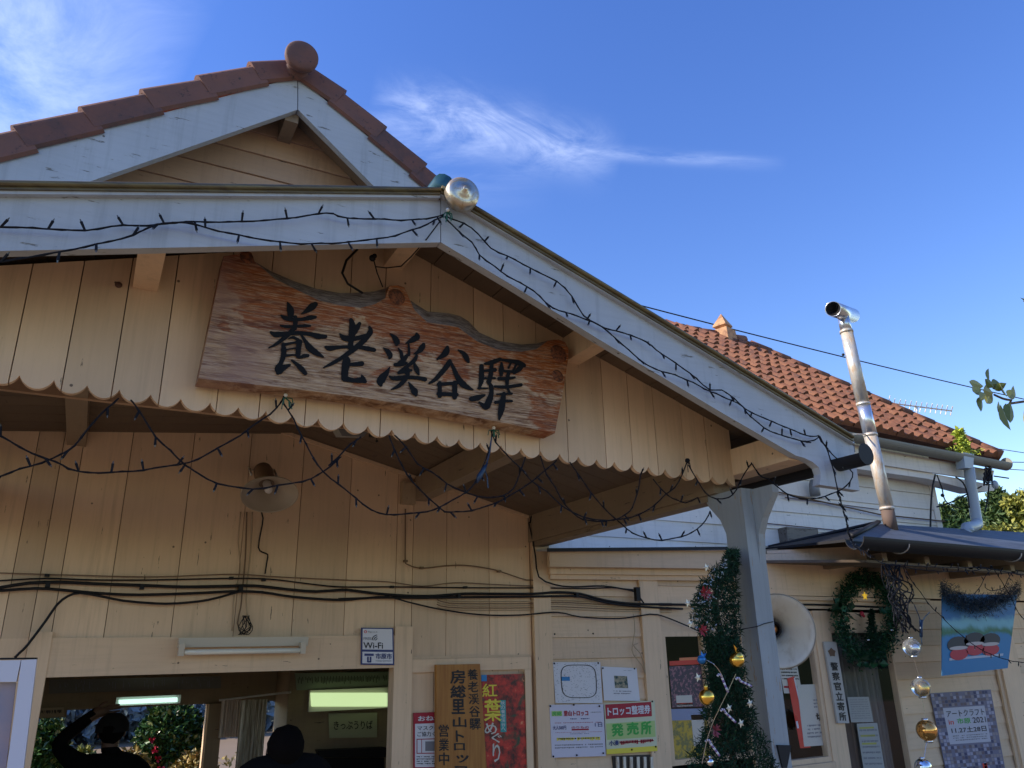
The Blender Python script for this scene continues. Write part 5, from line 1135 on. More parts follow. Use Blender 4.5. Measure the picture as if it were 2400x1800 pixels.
# timetable sheet
c = [(1288, 1652), (1414, 1650), (1420, 1772), (1294, 1776)]
root, M = panel('timetable_notice', c, YW-.033, .002, mat('lilac_white_paper', (.60, .57, .66), .6), 'larger white notice with rows of red, blue and black print', 'notice')
i = layer(c, YW-.033, root, .0015); i.r(M_lgr, .03, .12, .22, .22); i.t(M_grn, '房総', .04, .13, .21, .21, .04); i.t(M_red, '里山トロッコ', .25, .12, .70, .22, .05); i.lines(M_grayi, .75, .15, .95, .18, 1)
i.lines(M_navyi, .36, .27, .72, .31, 1); i.lines(M_red, .08, .345, .95, .37, 1); i.t(M_navyi, '大人500円', .04, .40, .28, .48, .02); i.t(M_navyi, '1日', .82, .36, .96, .44, .02); i.r(M_red, .38, .47, .70, .50); i.t(M_red, 'のりもの', .38, .42, .70, .465, .02)
i.lines(M_red, .08, .53, .95, .545, 1); i.lines(M_navyi, .35, .56, .7, .58, 1); i.lines(M_yel, .10, .63, .92, .70, 1, .95); i.lines(M_ink, .12, .64, .90, .69, 1, .6); i.lines(M_grayi, .06, .76, .95, .86, 2); i.done()
# ticket office notice
c = [(1416, 1649), (1534, 1642), (1541, 1760), (1422, 1768)]
root, M = panel('ticket_sale_notice', c, YW-.036, .002, mat('pale_yellow_paper', (.60, .60, .42), .6), 'notice with a dark red title bar and three big green characters', 'notice')
i = layer(c, YW-.036, root, .0015); i.r(M_red, .02, .02, .93, .31); i.r(M_yel, 0, .90, 1, 1); i.r(M_lgr, .02, .40, .98, .72); i.done('colour_bands')
i = layer(c, YW-.036, root, .003); i.t(M_paper, 'トロッコ整理券', .06, .08, .90, .25, .035); i.t(M_grn, '発', .12, .42, .34, .66, .05); i.t(M_grn, '売', .42, .41, .64, .65, .05); i.t(M_grn, '所', .70, .41, .90, .66, .05)
i.t(M_navyi, '小湊', .06, .74, .24, .84, .04); i.lines(M_red, .26, .76, .94, .84, 1, .95); i.r(M_red, .26, .785, .94, .80); i.done()
for q, lb in (((1302, 1560), 0),): pass
# pins on the poster wall
for q, lb in [((1299, 1555), 'black pin at the top left corner of the hand drawn map'), ((1402, 1554), 'black pin at the top right corner of the hand drawn map'), ((1413, 1566), 'black pin at the top left corner of the photo notice'), ((1487, 1567), 'black pin at the top right corner of the photo notice'), ((1290, 1655), 'black pin at the top left corner of the lilac timetable sheet'), ((1345, 1652), 'black pin at the middle of the top edge of the lilac timetable sheet'), ((1405, 1655), 'black pin at the top right corner of the lilac timetable sheet'), ((1297, 1773), 'black pin at the bottom left corner of the lilac timetable sheet'), ((1352, 1770), 'black pin at the middle of the bottom edge of the lilac timetable sheet'), ((1529, 1644), 'black pin at the top right corner of the red titled notice'), ((1537, 1750), 'black pin at the bottom right corner of the red titled notice'), ((1481, 1757), 'black pin at the middle of the bottom edge of the red titled notice'), ((1414, 1765), 'black pin at the bottom left corner of the red titled notice'), ((1300, 1486), 'black pin in the bare siding next to the corner board'), ((1390, 1485), 'black pin in the bare siding, right of the other bare one')]:
    pb = MB(); pb.ball(P(*q, YW-.04), .006, 8)
    tag(pb.build('push_pin', M_black), lb, 'pin', 'black pins on the poster wall')
# little vent grille under the notices
root = thing('ventilation_grille', 'dark slatted metal grille below the ticket notice', 'grille', tuple(P(1480, 1790, YW-.02)))
b = MB(); b.prism([P(1436, 1772, YW-.02), P(1525, 1769, YW-.02), P(1530, 1830, YW-.02), P(1440, 1835, YW-.02)], (0, .02, 0)); b.build('recess', M_dkint, root)
for k in range(6):
    b = MB(); x = 1445+k*16; b.prism([P(x, 1774, YW-.035), P(x+6, 1774, YW-.035), P(x+8, 1835, YW-.035), P(x+2, 1835, YW-.035)], (0, .012, 0)); b.build('slat', M_steel, root)
# upright police notice plank
c = [(1932, 1505), (1961, 1506), (1991, 1694), (1966, 1695)]; c = [(1931, 1504), (1960, 1504), (1991, 1695), (1964, 1695)]
root, M = panel('upright_notice_plank', c, YW-.058, .018, mat('grey_white_plank', (.42, .40, .37), .6), 'narrow upright white plank with a brown emblem and black characters', 'sign')
i = layer(c, YW-.058, root, .002)
for k, ch in enumerate('警察官立寄所'): i.t(M_ink, ch, .22, .26+k*.122, .80, .26+k*.122+.10, .035)
em = i.g(mat('brown_emblem', (.12, .06, .03), .5)); 
pts = []
for k in range(10):
    a = math.pi/2+2*math.pi*k/10; rr = (1, .72)[k % 2]; pts.append(i.M(.5+.34*rr*math.cos(a), .135-.062*rr*math.sin(a)))
em.face(pts); i.done()
def wpanel(nm, c, m, lb, cat='poster', dy=.02): return panel(nm, c, YW+dy, .002, m, lb, cat)
M_wd = mat('dark_violet_print', rough=.5, build=lambda t, bs: (lambda n: n.l(n.mix(n.rng(n.noise(n.coord(), 40, 4, .7), .5, .6), (.05, .03, .06), (.30, .12, .16)), bs.inputs['Base Color']))(NT(t)))
M_wy = mat('yellow_flower_print', rough=.5, build=lambda t, bs: (lambda n: n.l(n.mix(n.rng(n.noise(n.coord(), 26, 5, .7), .42, .58), (.50, .34, .02), (.16, .16, .05)), bs.inputs['Base Color']))(NT(t)))
root, M = wpanel('violet_poster', [(1568, 1562), (1652, 1558), (1662, 1655), (1576, 1658)], M_wd, 'dark violet speckled poster behind the window left of the garland')
i = layer([(1568, 1562), (1652, 1558), (1662, 1655), (1576, 1658)], YW+.02, root, .0015); i.r(M_red2, .02, -.13, .95, -.02); i.r(mat('orange_stripe', (.7, .2, .08), .5), .3, -.20, .95, -.13); i.r(M_paper2, .12, .72, .55, .98); i.r(M_red2, .12, .90, .55, .97); i.done('printed_shapes')
root, M = wpanel('yellow_flower_poster', [(1562, 1662), (1662, 1660), (1672, 1782), (1578, 1786)], M_wy, 'poster of yellow flowers under a pale blue sky behind the window left of the garland')
i = layer([(1562, 1662), (1662, 1660), (1672, 1782), (1578, 1786)], YW+.02, root, .0015); i.r(mat('hazy_sky_print', (.22, .27, .42), .5), 0, 0, 1, .22); i.r(M_paper2, .55, .12, .85, .72); i.done('printed_shapes')
# papers behind the right window glass
c = [(1868, 1605), (1932, 1603), (1956, 1745), (1885, 1750)]
root, M = panel('window_notice', c, YW+.012, .002, M_paper2, 'large creased paper notice taped behind the right window glass', 'notice')
i = layer(c, YW+.012, root, .0015); i.t(M_ink, '切', .52, .48, .80, .60, .05); i.lines(M_grayi, .5, .25, .9, .42, 3); i.lines(M_grayi, .15, .66, .9, .9, 4); i.done()
c = [(1845, 1590), (1862, 1585), (1900, 1752), (1876, 1754)]
root, M = panel('red_banner', c, YW+.014, .002, M_red2, 'narrow bright red flag standing behind the window next to the post', 'banner')
i = layer(c, YW+.014, root, .0015); i.r(M_paper, .86, .02, 1, .98); i.r(M_paper, .05, .62, .25, .72); i.done()
c = [(1825, 1555), (1868, 1556), (1880, 1625), (1838, 1625)]
root, M = panel('small_print_notice', c, YW+.02, .002, M_paper2, 'dim sheet of small print low behind the round horn speaker', 'notice')
i = layer(c, YW+.02, root, .0015); i.lines(M_ink, .05, .05, .95, .6, 5); i.r(M_red, .05, .75, .95, .82); i.done()
# sheets hanging in front of the curtain window
for c, lb, fn in (([(1986, 1634), (2036, 1633), (2047, 1692), (1995, 1693)], 'upper pale sheet of small print beside the upright plank', 0), ([(2008, 1696), (2056, 1694), (2080, 1840), (2030, 1840)], 'long lower sheet with yellow stripes beside the upright plank', 1)):
    root, M = panel('hanging_sheet', c, YW-.012, .002, mat('grey_paper', (.34, .34, .32), .7), lb, 'notice')
    i = layer(c, YW-.012, root, .0015); i.lines(M_grayi, .08, .1, .92, .92, 9, .35)
    if fn:
        for k in range(3): i.r(mat('olive_stripe', (.36, .36, .08), .6), .1, .06+k*.13, .8, .09+k*.13)
    i.done()
# curtain behind that window
cu = MB(); curtain(cu, xwm1+.02, xce-.02, .9, zr_t-.02, YW+.14, .02, 60)
tag(cu.build('window_curtain', mat('grey_window_curtain', (.16, .15, .14), .9)), 'grey pleated curtain behind the rightmost window', 'curtain')
# art fair poster
c = [(2178, 1627), (2321, 1617), (2352, 1800), (2214, 1830)]; c = [(2180, 1625), (2322, 1616), (2362, 1835), (2225, 1845)]
root, M = panel('art_fair_poster', c, YW-.02, .003, mat('violet_grey_paper', (.16, .15, .22), .6), 'poster covered with tiny photo squares around a white title block with a date', 'poster')
i = layer(c, YW-.02, root, .0015)
cols = [mat('tile_a', (.34, .32, .42), .6), mat('tile_b', (.05, .05, .12), .6), mat('tile_c', (.14, .1, .12), .6), mat('tile_d', (.26, .22, .24), .6)]
for a in range(20):
    for e_ in range(26):
        u, v = .01+a*.049, .01+e_*.038
        if .15 < u < .83 and .16 < v < .56: continue
        if random.random() < .8: i.r(random.choice(cols), u, v, u+.042, v+.031)
wh = mat('poster_white', (.46, .45, .52), .6); i.r(wh, .15, .17, .84, .56); i.r(M_red2, .62, .78, .70, .92); i.done('picture_squares')
i = layer(c, YW-.02, root, .003); i.t(M_ink, 'アートクラフト', .19, .20, .82, .27, .01); i.t(M_grn, '市原', .34, .29, .56, .35, .02); i.t(M_ink, '2021', .60, .29, .82, .35, .02); i.t(M_red2, 'in', .20, .30, .28, .35, .02); i.t(M_ink, '11.27土28日', .22, .385, .80, .445, .025); i.lines(M_grayi, .22, .47, .80, .54, 3); i.done()
# big white framed notice board at the left edge
cL = [(-60, 1549), (86, 1545), (50, 1860), (-100, 1860)]
root = thing('framed_notice_board', 'white metal framed notice board cut off at the lower left corner', 'notice board', tuple(P(60, 1700, 3.3)))
def fr_(pts, Y, th, m, nm): b = MB(); b.prism([P(x, y, Y) for x, y in pts], (0, th, 0)); return b.build(nm, m, root)
Mfr = mat('lilac_white_enamel', (.66, .64, .72), .35)
fr_([(50, 1547), (86, 1545), (48, 1860), (8, 1860)], 3.3, .06, Mfr, 'frame'); fr_([(-200, 1552), (49, 1547), (38, 1598), (-200, 1600)], 3.301, .06, Mfr, 'frame')
fr_([(-200, 1601), (37.5, 1599), (7, 1860), (-200, 1860)], 3.33, .02, mat('panel_reflection_tint', (.40, .33, .36), .12, spec=.8, build=lambda t, bs: (lambda n: n.l(n.mix(n.rng(n.noise(n.coord(), 3, 4, .6, 1), .35, .65), (.42, .32, .34), (.30, .28, .36)), bs.inputs['Base Color']))(NT(t))), 'glazed_panel')  # pinkish grey reflection on the glazing painted into the panel colour
fr_([(-200, 1543), (86, 1541), (86, 1545), (-200, 1549)], 3.299, .08, M_black, 'cap_strip')

# interior fittings ------------------------------------------------
def lampo(nm, pts, Y, label, col, es):
    root = thing(nm, label, 'light', tuple(P(*pts[0], Y)))
    b = MB(); b.prism([P(x, y, Y) for x, y in pts], (0, .05, 0)); b.build('diffuser', mat(nm+'_glow', (.8, .9, .8), .4, emit=col, es=es), root)
    a = P(*pts[0], Y+.055); c = P(*pts[2], Y+.055); b = MB(); b.box((min(a.x, c.x)-.02, Y+.051, min(a.z, c.z)-.01), (max(a.x, c.x)+.02, Y+.09, max(a.z, c.z)+.02)); b.build('lamp_housing', M_white, root)
lampo('fluorescent_tube_light', [(279, 1641), (416, 1635), (416, 1645), (279, 1651)], 6.8, 'lit pale green fluorescent tube over the far doorway', (.62, 1, .85), .8)
lampo('backlit_panel_light', [(731, 1624), (908, 1624), (908, 1656), (733, 1656)], YP-.12, 'glowing yellow-green light panel above the ticket window sign', (.62, .82, .40), .55)
c = [(692, 1578), (912, 1574), (912, 1612), (696, 1618)]
root, M = panel('fare_table_board', c, YP-.05, .02, mat('pale_green_board', (.22, .27, .2), .6), 'pale green fare table board with rows of tiny figures', 'board')
i = layer(c, YP-.05, root, .002)
for k in range(60):
    u = .02+k*.016; v = .22 if k % 2 else .3
    if random.random() < .85: i.r(M_ink, u, v, u+.006, v+random.uniform(.15, .4))
i.done()
c = [(770, 1672), (884, 1670), (884, 1728), (772, 1730)]
root, M = panel('ticket_window_sign', c, YP-.03, .01, mat('greenish_sign_board', (.36, .36, .24), .6), 'pale sign reading ticket counter in brushed Japanese', 'sign')
i = layer(c, YP-.03, root, .002); i.t(M_ink, 'きっぷうりば', .10, .32, .90, .66, .015, .02); i.done()
root = thing('ticket_window', 'black ticket window hood inside the waiting room', 'ticket window', tuple(P(820, 1780, YP-.03)))
b = MB(); b.prism([P(745, 1759, YP-.12), P(905, 1752, YP-.12), P(905, 1775, YP-.12), P(752, 1775, YP-.12)], (0, .1, 0)); b.build('hood', M_black, root)
b = MB(); b.prism([P(758, 1776, YP-.03), P(900, 1776, YP-.03), P(900, 1860, YP-.03), P(764, 1860, YP-.03)], (0, .02, 0)); b.build('opening', M_black, root)
c = [(94, 1660), (150, 1658), (150, 1678), (94, 1682)]
root, M = panel('small_header_plate', c, YR-.04, .01, M_crw, 'small tan plate with dark characters at the far left of the doorway', 'sign')
i = layer(c, YR-.04, root, .002); i.t(M_ink, '出口←右', .05, .2, .95, .7, .03); i.d.clear(); i.lines(M_ink, .05, .25, .9, .7, 1, .9); i.done()

# ---------------------------------------------------------------- hanging baubles, wreath, garland, banner
for k, (cx, cy, rp, m_, lb) in enumerate(((2137, 1517, 21, M_glassb, 'clear glass ball, topmost in the hanging row'), (2158, 1611, 22, M_glassb, 'silvery glass ball with a golden side, second in the hanging row'), (2172, 1712, 24, M_amber, 'amber mirrored ball, third in the hanging row'), (2164, 1798, 20, M_silver, 'silver ball cut by the bottom edge, lowest in the hanging row'))):
    q = P(cx, cy, 4.0); rr = (P(cx+rp, cy, 4.0)-q).length*.62; root = thing('hanging_ball', lb, 'bauble', tuple(q), 'glass balls hanging in a row')
    b = MB(); b.ball(q, rr, 28); b.build('ball', m_, root)
    if m_ is M_glassb:
        b = MB(); b.ball(q+Vector((.01, 0, -.005)), rr*.5, 16); b.build('inner_foil', M_silver if k == 0 else M_gold, root)
    b = MB(); b.tube([q-Vector((0, 0, rr*1.12)), q-Vector((0, 0, rr*.9))], rr*.4, 12); b.tube([q+Vector((0, 0, rr*.9)), q+Vector((0, 0, rr*1.12))], rr*.3, 12); b.build('cap', M_silver, root)
b = MB(); b.tube([P(2125, 1440, 4.0), P(2137, 1500, 4.0)], .0012, 4); b.tube([P(2139, 1536, 4.0), P(2156, 1590, 4.0)], .0012, 4); b.tube([P(2161, 1634, 4.0), P(2170, 1688, 4.0)], .0012, 4); b.tube([P(2172, 1736, 4.0), P(2166, 1778, 4.0)], .0012, 4)
tag(b.build('nylon_line', M_silver), 'thin nylon line joining the hanging glass balls', 'string')
# wreath
wc = (2032, 1446); Yv = YW-.10
root = thing('christmas_wreath', 'green leaf wreath hanging on the wing wall between window and cables', 'wreath', tuple(P(*wc, Yv)))
b = MB()
for k in range(5200):
    a = random.random()*2*math.pi; rr = 1+random.gauss(0, .15)
    p = P(wc[0]+62*rr*math.cos(a)+.12*(wc[0]*0), wc[1]-92*rr*math.sin(a), Yv+random.gauss(0, .02)); b.leaf(p, random.uniform(.02, .045), asp=.35)
b.build('ring_foliage', M_wr, root)
b = MB()
for (x, y) in ((1955, 1425), (1968, 1432), (1990, 1440), (2000, 1436), (2078, 1436), (2060, 1432), (1972, 1420), (2040, 1560), (2055, 1552), (2020, 1545)):
    for j in range(3): b.leaf(P(x+random.uniform(-8, 8), y+random.uniform(-8, 8), Yv-.03), .085, d=Vector((random.uniform(-1, 1), random.uniform(-.5, .2), random.uniform(-.7, .7))).normalized(), asp=.75)
b.build('broad_leaf', M_wr, root)
b = MB()
for k in range(1200):
    t_ = random.random(); a = random.random()*6.28; rad = (.01+.085*t_)*random.random()
    q = P(2038, 1432+85*t_, Yv-.01)+Vector((math.cos(a)*rad, math.sin(a)*rad*.5-.02, 0)); b.leaf(q, .03, asp=.3)
b.build('little_tree', M_tin, root)
b = MB(); q = P(2027, 1397, Yv-.06); 
pts = [q+Vector((math.cos(math.pi/2+2*math.pi*k/10)*(.040, .018)[k % 2], 0, math.sin(math.pi/2+2*math.pi*k/10)*(.040, .018)[k % 2])) for k in range(10)]
for k in range(10): b.face([q+Vector((0, -.014, 0)), pts[k], pts[(k+1) % 10]]); b.face([q+Vector((0, .014, 0)), pts[(k+1) % 10], pts[k]])
b.build('star', mat('glowing_yellow_foil', (.95, .60, .05), .4, .1, emit=(1, .6, .05), es=.25), root)  # faint glow added to brighten the star
b = MB(); q = P(2020, 1438, Yv-.04); b.ball(q, .018, 10); b.ball(q+Vector((-.02, 0, -.012)), .013, 8); b.ball(q+Vector((.018, 0, -.02)), .012, 8); b.build('red_bow', M_red, root)
b = MB(); b.ball(P(2090, 1477, Yv-.04), .012, 8, sq=(1.8, 1, .8)); b.ball(P(2036, 1500, Yv-.05), .010, 8, sq=(2.5, 1, .8)); b.ball(P(2008, 1368, Yv-.04), .008, 8); b.build('white_trinket', M_silver, root)

# garland / artificial tree on the post
root = thing('christmas_garland', 'tall dark green artificial fir garland bound to the left side of the porch post', 'christmas garland', (2.5, 2.6, 0))
def gl_w(y):       # pixel bounds (left, right) of the garland at height y
    pts = [(1292, 1712, 1726), (1320, 1690, 1727), (1350, 1655, 1728), (1385, 1632, 1728), (1420, 1618, 1730), (1460, 1625, 1732), (1500, 1650, 1734), (1560, 1650, 1745), (1620, 1658, 1754), (1660, 1644, 1768), (1700, 1655, 1776), (1740, 1632, 1796), (1780, 1615, 1815), (1840, 1605, 1830)]
    for a, c in zip(pts[:-1], pts[1:]):
        if a[0] <= y <= c[0]: t = (y-a[0])/(c[0]-a[0]); return a[1]+(c[1]-a[1])*t, a[2]+(c[2]-a[2])*t
    return pts[-1][1], pts[-1][2]
b = MB()
for k in range(21000):
    y = random.uniform(1292, 1840); l, r = gl_w(y); u = random.random(); x = l+(r-l)*u
    yd = 2.60-.10*math.sin(math.pi*min(1, max(0, u)))*random.random()+.12*random.random()
    if y > 1500 and u > .75: yd = 2.60-.08*random.random()
    if nz(x*.05, y*.05) < -.25 and random.random() < .8: continue
    p = P(x, y, yd); b.leaf(p, random.uniform(.016, .034), tone=random.random()**.8, asp=.16)
b.build('needles', M_tin, root)
b = MB(); b.tube(smooth([P((gl_w(y)[0]+gl_w(y)[1])/2, y, 2.66) for y in (1300, 1400, 1500, 1600, 1700, 1830)]), .014, 6); b.build('stem', M_bark, root)
b = MB()
for k in range(120):
    y = random.uniform(1310, 1480); l, r = gl_w(y); x = l+(r-l)*random.random()**1.4*.6; b.leaf(P(x, y, 2.50), random.uniform(.008, .018), tone=.95, asp=.4)
b.build('silver_tinsel', mat('silver_tinsel', (.34, .38, .40), .35, .6), root)
def orn(nm, label, x, y, fn, m_, Yq=2.47):
    q = P(x, y, Yq); b = MB(); fn(b, q); o = b.build(nm, m_); tag(o, label, 'ornament', 'ornaments on the fir garland'); return o
ballf = lambda r: (lambda b, q: (b.ball(q, r, 20), b.tube([q+Vector((0, 0, r*.95)), q+Vector((0, 0, r*1.5))], r*.25, 8)))
def cane(b, q, tilt=.5):
    pts = [q+Vector((math.sin(tilt)*t, 0, -math.cos(tilt)*t)) for t in (0, .02, .04, .06)]
    h = [pts[0]+Vector((-.012*(1-math.cos(a)), 0, .012*math.sin(a))) for a in (2.6, 2.0, 1.3, .6)]
    al = smooth(h+pts, .008)
    for i_ in range(len(al)-1): b.cm = i_ % 2; b.tube([al[i_], al[i_+1]], .0045, 6)
def starf(b, q, r=.022):
    pts = [q+Vector((math.cos(math.pi/2+.3+2*math.pi*k/10)*(r, r*.45)[k % 2], 0, math.sin(math.pi/2+.3+2*math.pi*k/10)*(r, r*.45)[k % 2])) for k in range(10)]
    for k in range(10): b.face([q+Vector((0, -.008, 0)), pts[k], pts[(k+1) % 10]]); b.face([q+Vector((0, .008, 0)), pts[(k+1) % 10], pts[k]])
def flow(b, q, r=.03):
    for k in range(9): a = k*.7; b.leaf(q, r, d=Vector((math.cos(a), -.4, math.sin(a))).normalized(), asp=.5, tone=.5)
orn('gold_rose_ornament', 'golden rose-like ornament against the grey post', 1727, 1547, lambda b, q: (b.ball(q, .030, 18), b.ball(q+Vector((0, -.01, .012)), .02, 12), b.leaf(q+Vector((0, 0, .03)), .03, d=Vector((-.3, 0, 1)).normalized())), M_gold)
orn('gold_bauble', 'large gold bauble at the left edge of the fir garland', 1656, 1634, ballf(.030), M_gold)
orn('silver_bell', 'silver bell ornament in the lower left of the garland', 1664, 1786, ballf(.014), M_silver)
orn('blue_bauble', 'bright blue ornament high on the left of the garland beside the window', 1644, 1546, lambda b, q: (b.ball(q, .017, 12), starf(b, q+Vector((0, -.01, .01)), .024)), mat('blue_foil', (.02, .16, .42), .3, .4))
for x, y, tl_, lb in ((1692, 1588, .4, 'striped candy cane in the middle of the garland'), (1735, 1596, 1.2, 'striped candy cane nearest the grey post, lying almost flat'), (1700, 1670, .9, 'striped candy cane just below the pale star'), (1665, 1742, .7, 'striped candy cane low on the left of the garland')):
    orn('candy_cane', lb, x, y, lambda b, q, tl_=tl_: cane(b, q, tl_), [M_paper, mat('purple_stripe', (.2, .12, .3), .4)])
for x, y, lb in ((1709, 1660, 'cream star ornament in the middle of the garland'), (1612, 1414, 'cream star ornament at the far left bulge of the garland'), (1656, 1330, 'small pale star near the top left of the garland'), (1636, 1588, 'small white trinket in front of the window frame'), (1758, 1648, 'silver star beside the lower post'), (1737, 1695, 'small silver star low in the garland'), (1618, 1462, 'pale trinket just above the red flower')):
    orn('star_ornament', lb, x, y, lambda b, q: starf(b, q, .018), mat('cream_glitter', (.72, .66, .52), .35, .3))
orn('poinsettia', 'dark red artificial flower on the silvery part of the garland', 1652, 1390, lambda b, q: flow(b, q, .035), mat('dark_red_cloth', (.30, .02, .03), .7))
orn('poinsettia', 'small dark red flower at the lower left bulge of the garland', 1645, 1477, lambda b, q: flow(b, q, .028), mat('dark_red_cloth'))
orn('ribbon_bow', 'small dull red ribbon low in the middle of the garland', 1676, 1712, lambda b, q: flow(b, q, .028), mat('dull_red_ribbon', (.22, .04, .06), .6))
b = MB(); b.tube(smooth([P(*q, 2.46) for q in ((1724, 1580), (1705, 1622), (1682, 1668), (1667, 1702), (1655, 1740), (1645, 1790))]), .0016, 5); b.tube(smooth([P(*q, 2.46) for q in ((1650, 1545), (1672, 1556), (1688, 1575), (1694, 1590))]), .0014, 5)
tag(b.build('tinsel_string', M_silver), 'thin silver string hanging diagonally across the garland', 'string')
b = MB(); b.tube(smooth([P(1724, 1474, 2.66), P(1735, 1475, 2.64), P(1775, 1468, 2.632), P(1790, 1462, 2.632), P(1812, 1457, 2.64)]), .0018, 5)
tag(b.build('binding_wire', M_navy), 'thin binding wire wrapped round the grey post', 'wire')
# dark bracket low on the post front
b = MB(); b.prism([P(1822, 1746, 2.63), P(1855, 1747, 2.63), P(1845, 1800, 2.63), P(1835, 1800, 2.63)], (0, .008, 0)); tag(b.build('pole_bracket', M_char), 'dark metal bracket low on the front of the grey post', 'bracket')

# banner with hills; figures of known characters are left out
def ban(t, bs):
    n = NT(t); sep = n.n('ShaderNodeSeparateXYZ'); n.l(n.coord(), sep.inputs[0]); a = n.noise(n.coord(), 7, 4, .6)
    h = n.mth('ADD', sep.outputs[2], n.mth('MULTIPLY', n.mth('SUBTRACT', a, .5), .12))
    zb = P(2280, 1500, 4.1).z
    c = n.mix(n.rng(h, zb+.02, zb+.06), (.02, .17, .36), (.03, .14, .07)); c = n.mix(n.rng(h, zb+.06, zb+.12), c, (.16, .38, .44)); c = n.mix(n.rng(h, zb+.14, zb+.2), c, (.02, .13, .30)); n.l(c, bs.inputs['Base Color'])
c = [(2208, 1392), (2384, 1394), (2362, 1566), (2208, 1584)]
root, M = panel('painted_banner', c, 4.1, .006, mat('painted_blue_cloth', rough=.6, build=ban), 'hanging blue and green painted winter banner below the wing gutter', 'banner')
i = layer(c, 4.1, root, .003)
def blob(m_, u, v, ru, rv, n=16): i.g(m_).face([i.M(u+ru*math.cos(2*math.pi*k/n), v+rv*math.sin(2*math.pi*k/n)) for k in range(n)])
i.r(mat('white_snow_print', (.38, .42, .5), .6), .1, .80, .9, .83)
for (u, v) in ((.22, .74), (.45, .70), (.68, .72)):
    blob(mat('dark_sack_print', (.02, .02, .03), .6), u, v-.10, .15, .10)
i.done('painted_shapes')
i = layer(c, 4.1, root, .0045)
for (u, v) in ((.22, .74), (.45, .70), (.68, .72)):
    blob(mat('red_sack_print', (.42, .02, .04), .6), u+.02, v+.02, .13, .075); 
i.done('painted_parcels')
i = layer(c, 4.1, root, .006)
for (u, v) in ((.22, .74), (.45, .70), (.68, .72)):
    blob(mat('pale_ribbon_print', (.45, .38, .36), .6), u+.01, v-.055, .13, .024)
i.done('painted_ribbons')
b = MB()
for k in range(6500):
    t_ = random.random(); x = 2205+185*t_; y = 1385+38*math.sin(math.pi*t_)+random.gauss(0, 11)-5; b.leaf(P(x, y, 4.04+random.gauss(0, .015)), random.uniform(.02, .04), asp=.12, tone=random.random()*.7)
tag(b.build('tinsel_garland', mat('blue_black_tinsel', (.010, .022, .035), .35)), 'dark blue tinsel swag along the top of the painted banner', 'tinsel')

# ---------------------------------------------------------------- overhead wires, aerial, gutter weed
def owire(a, c, Ya, Yc, r, sag, label, kn=()):
    p, q = P(*a, Ya), P(*c, Yc); pts = [p.lerp(q, t/20)-Vector((0, 0, sag*4*(t/20)*(1-t/20))) for t in range(21)]
    b = MB(); b.tube(pts, r, 5)
    for t_ in kn: b.ball(p.lerp(q, t_), r*2.5, 8)
    tag(b.build('overhead_wire', M_black), label, 'wire', 'overhead wires')
owire((1440, 700), (2420, 940), 9.5, 9.5, .012, .05, 'long overhead wire crossing the sky behind the stovepipe', (.46,))
owire((2340, 1052), (2430, 1066), 9, 9, .008, 0, 'overhead wire right of the roof corner, upper of three')
owire((2356, 1083), (2430, 1084), 9, 9, .009, 0, 'overhead wire right of the roof corner, middle of three')
owire((2336, 1098), (2430, 1104), 9, 9, .009, 0, 'overhead wire right of the roof corner, lower of three')
b = MB()
b.tube(smooth([P(*q, 4.95) for q in ((2192, 1112), (2186, 1140), (2182, 1180), (2180, 1255))]), .010, 5)
b.tube(smooth([P(*q, 4.95) for q in ((2196, 1113), (2208, 1145), (2212, 1165), (2222, 1180), (2250, 1192))]), .007, 5); b.ball(P(2209, 1161, 4.95), .02, 8)
b.tube(smooth([P(*q, 4.97) for q in ((2196, 1188), (2222, 1180), (2270, 1156), (2300, 1140))]), .008, 5)
b.tube(smooth([P(*q, 4.9) for q in ((2240, 1118), (2258, 1132), (2268, 1160), (2272, 1190))]), .008, 5)
b.tube(smooth([P(*q, 4.98) for q in ((2318, 1135), (2316, 1160), (2312, 1185), (2308, 1200))]), .008, 5)
tag(b.build('service_drop_wires', M_black), 'dark service wires hanging below the far eave beside the downpipe', 'wire')
b = MB()
for (a, c, w) in (((1840, 1166), (2058, 1194), .004), ((1790, 1226), (1975, 1244), .004)):
    b.tube([P(*a, yu-.03), P(*c, yu-.03)], w+.001, 5)
b.tube([P(1808, 1150, yu-.05), P(2062, 1206, yu-.05), P(2215, 1222, yu-.05)], .008, 5)
tag(b.build('wall_wires', M_brn), 'thin wires stapled along the pale upper plank wall', 'wire')
root = thing('insulator_bundle', 'cluster of wires and insulators at the far roof corner', 'insulator', tuple(P(2325, 1120, 4.9)))
b = MB(); 
for k in range(16):
    pts = [P(2312+random.uniform(-8, 14), 1098+random.uniform(-6, 40), 4.92+random.uniform(-.03, .03)) for _ in range(4)]; b.tube(smooth(pts), .006, 5)
b.tube([P(2330, 1116, 4.9), P(2364, 1121, 4.9)], .008, 5); b.build('wires', M_black, root)
b = MB(); b.ball(P(2332, 1136, 4.9), .05, 12, sq=(.7, .7, 1)); b.build('insulator', M_pvc, root)
# yagi aerial
root = thing('television_aerial', 'grey many-element television aerial behind the roof hip', 'antenna', tuple(P(2149, 985, 7.6)))
b = MB(); a0, a1 = P(2082, 944, 7.6), P(2230, 963, 7.6); b.tube([a0, a1], .012, 6); b.build('boom', M_steel, root)
b = MB(); b.tube([P(2149, 953, 7.6), P(2147, 1000, 7.6)], .018, 8); b.build('mast', mat('pale_mast', (.7, .72, .72), .4), root)
for k in range(13):
    q = a0.lerp(a1, k/12); b = MB(); d = Vector((.3, -.2, .9)).normalized()*(.09 if k else .13); e = Vector((.4, .6, -.5)).normalized()*.09; b.tube([q-d, q+d], .007, 5); b.tube([q-e, q+e], .007, 5); b.build('element', M_steel, root)
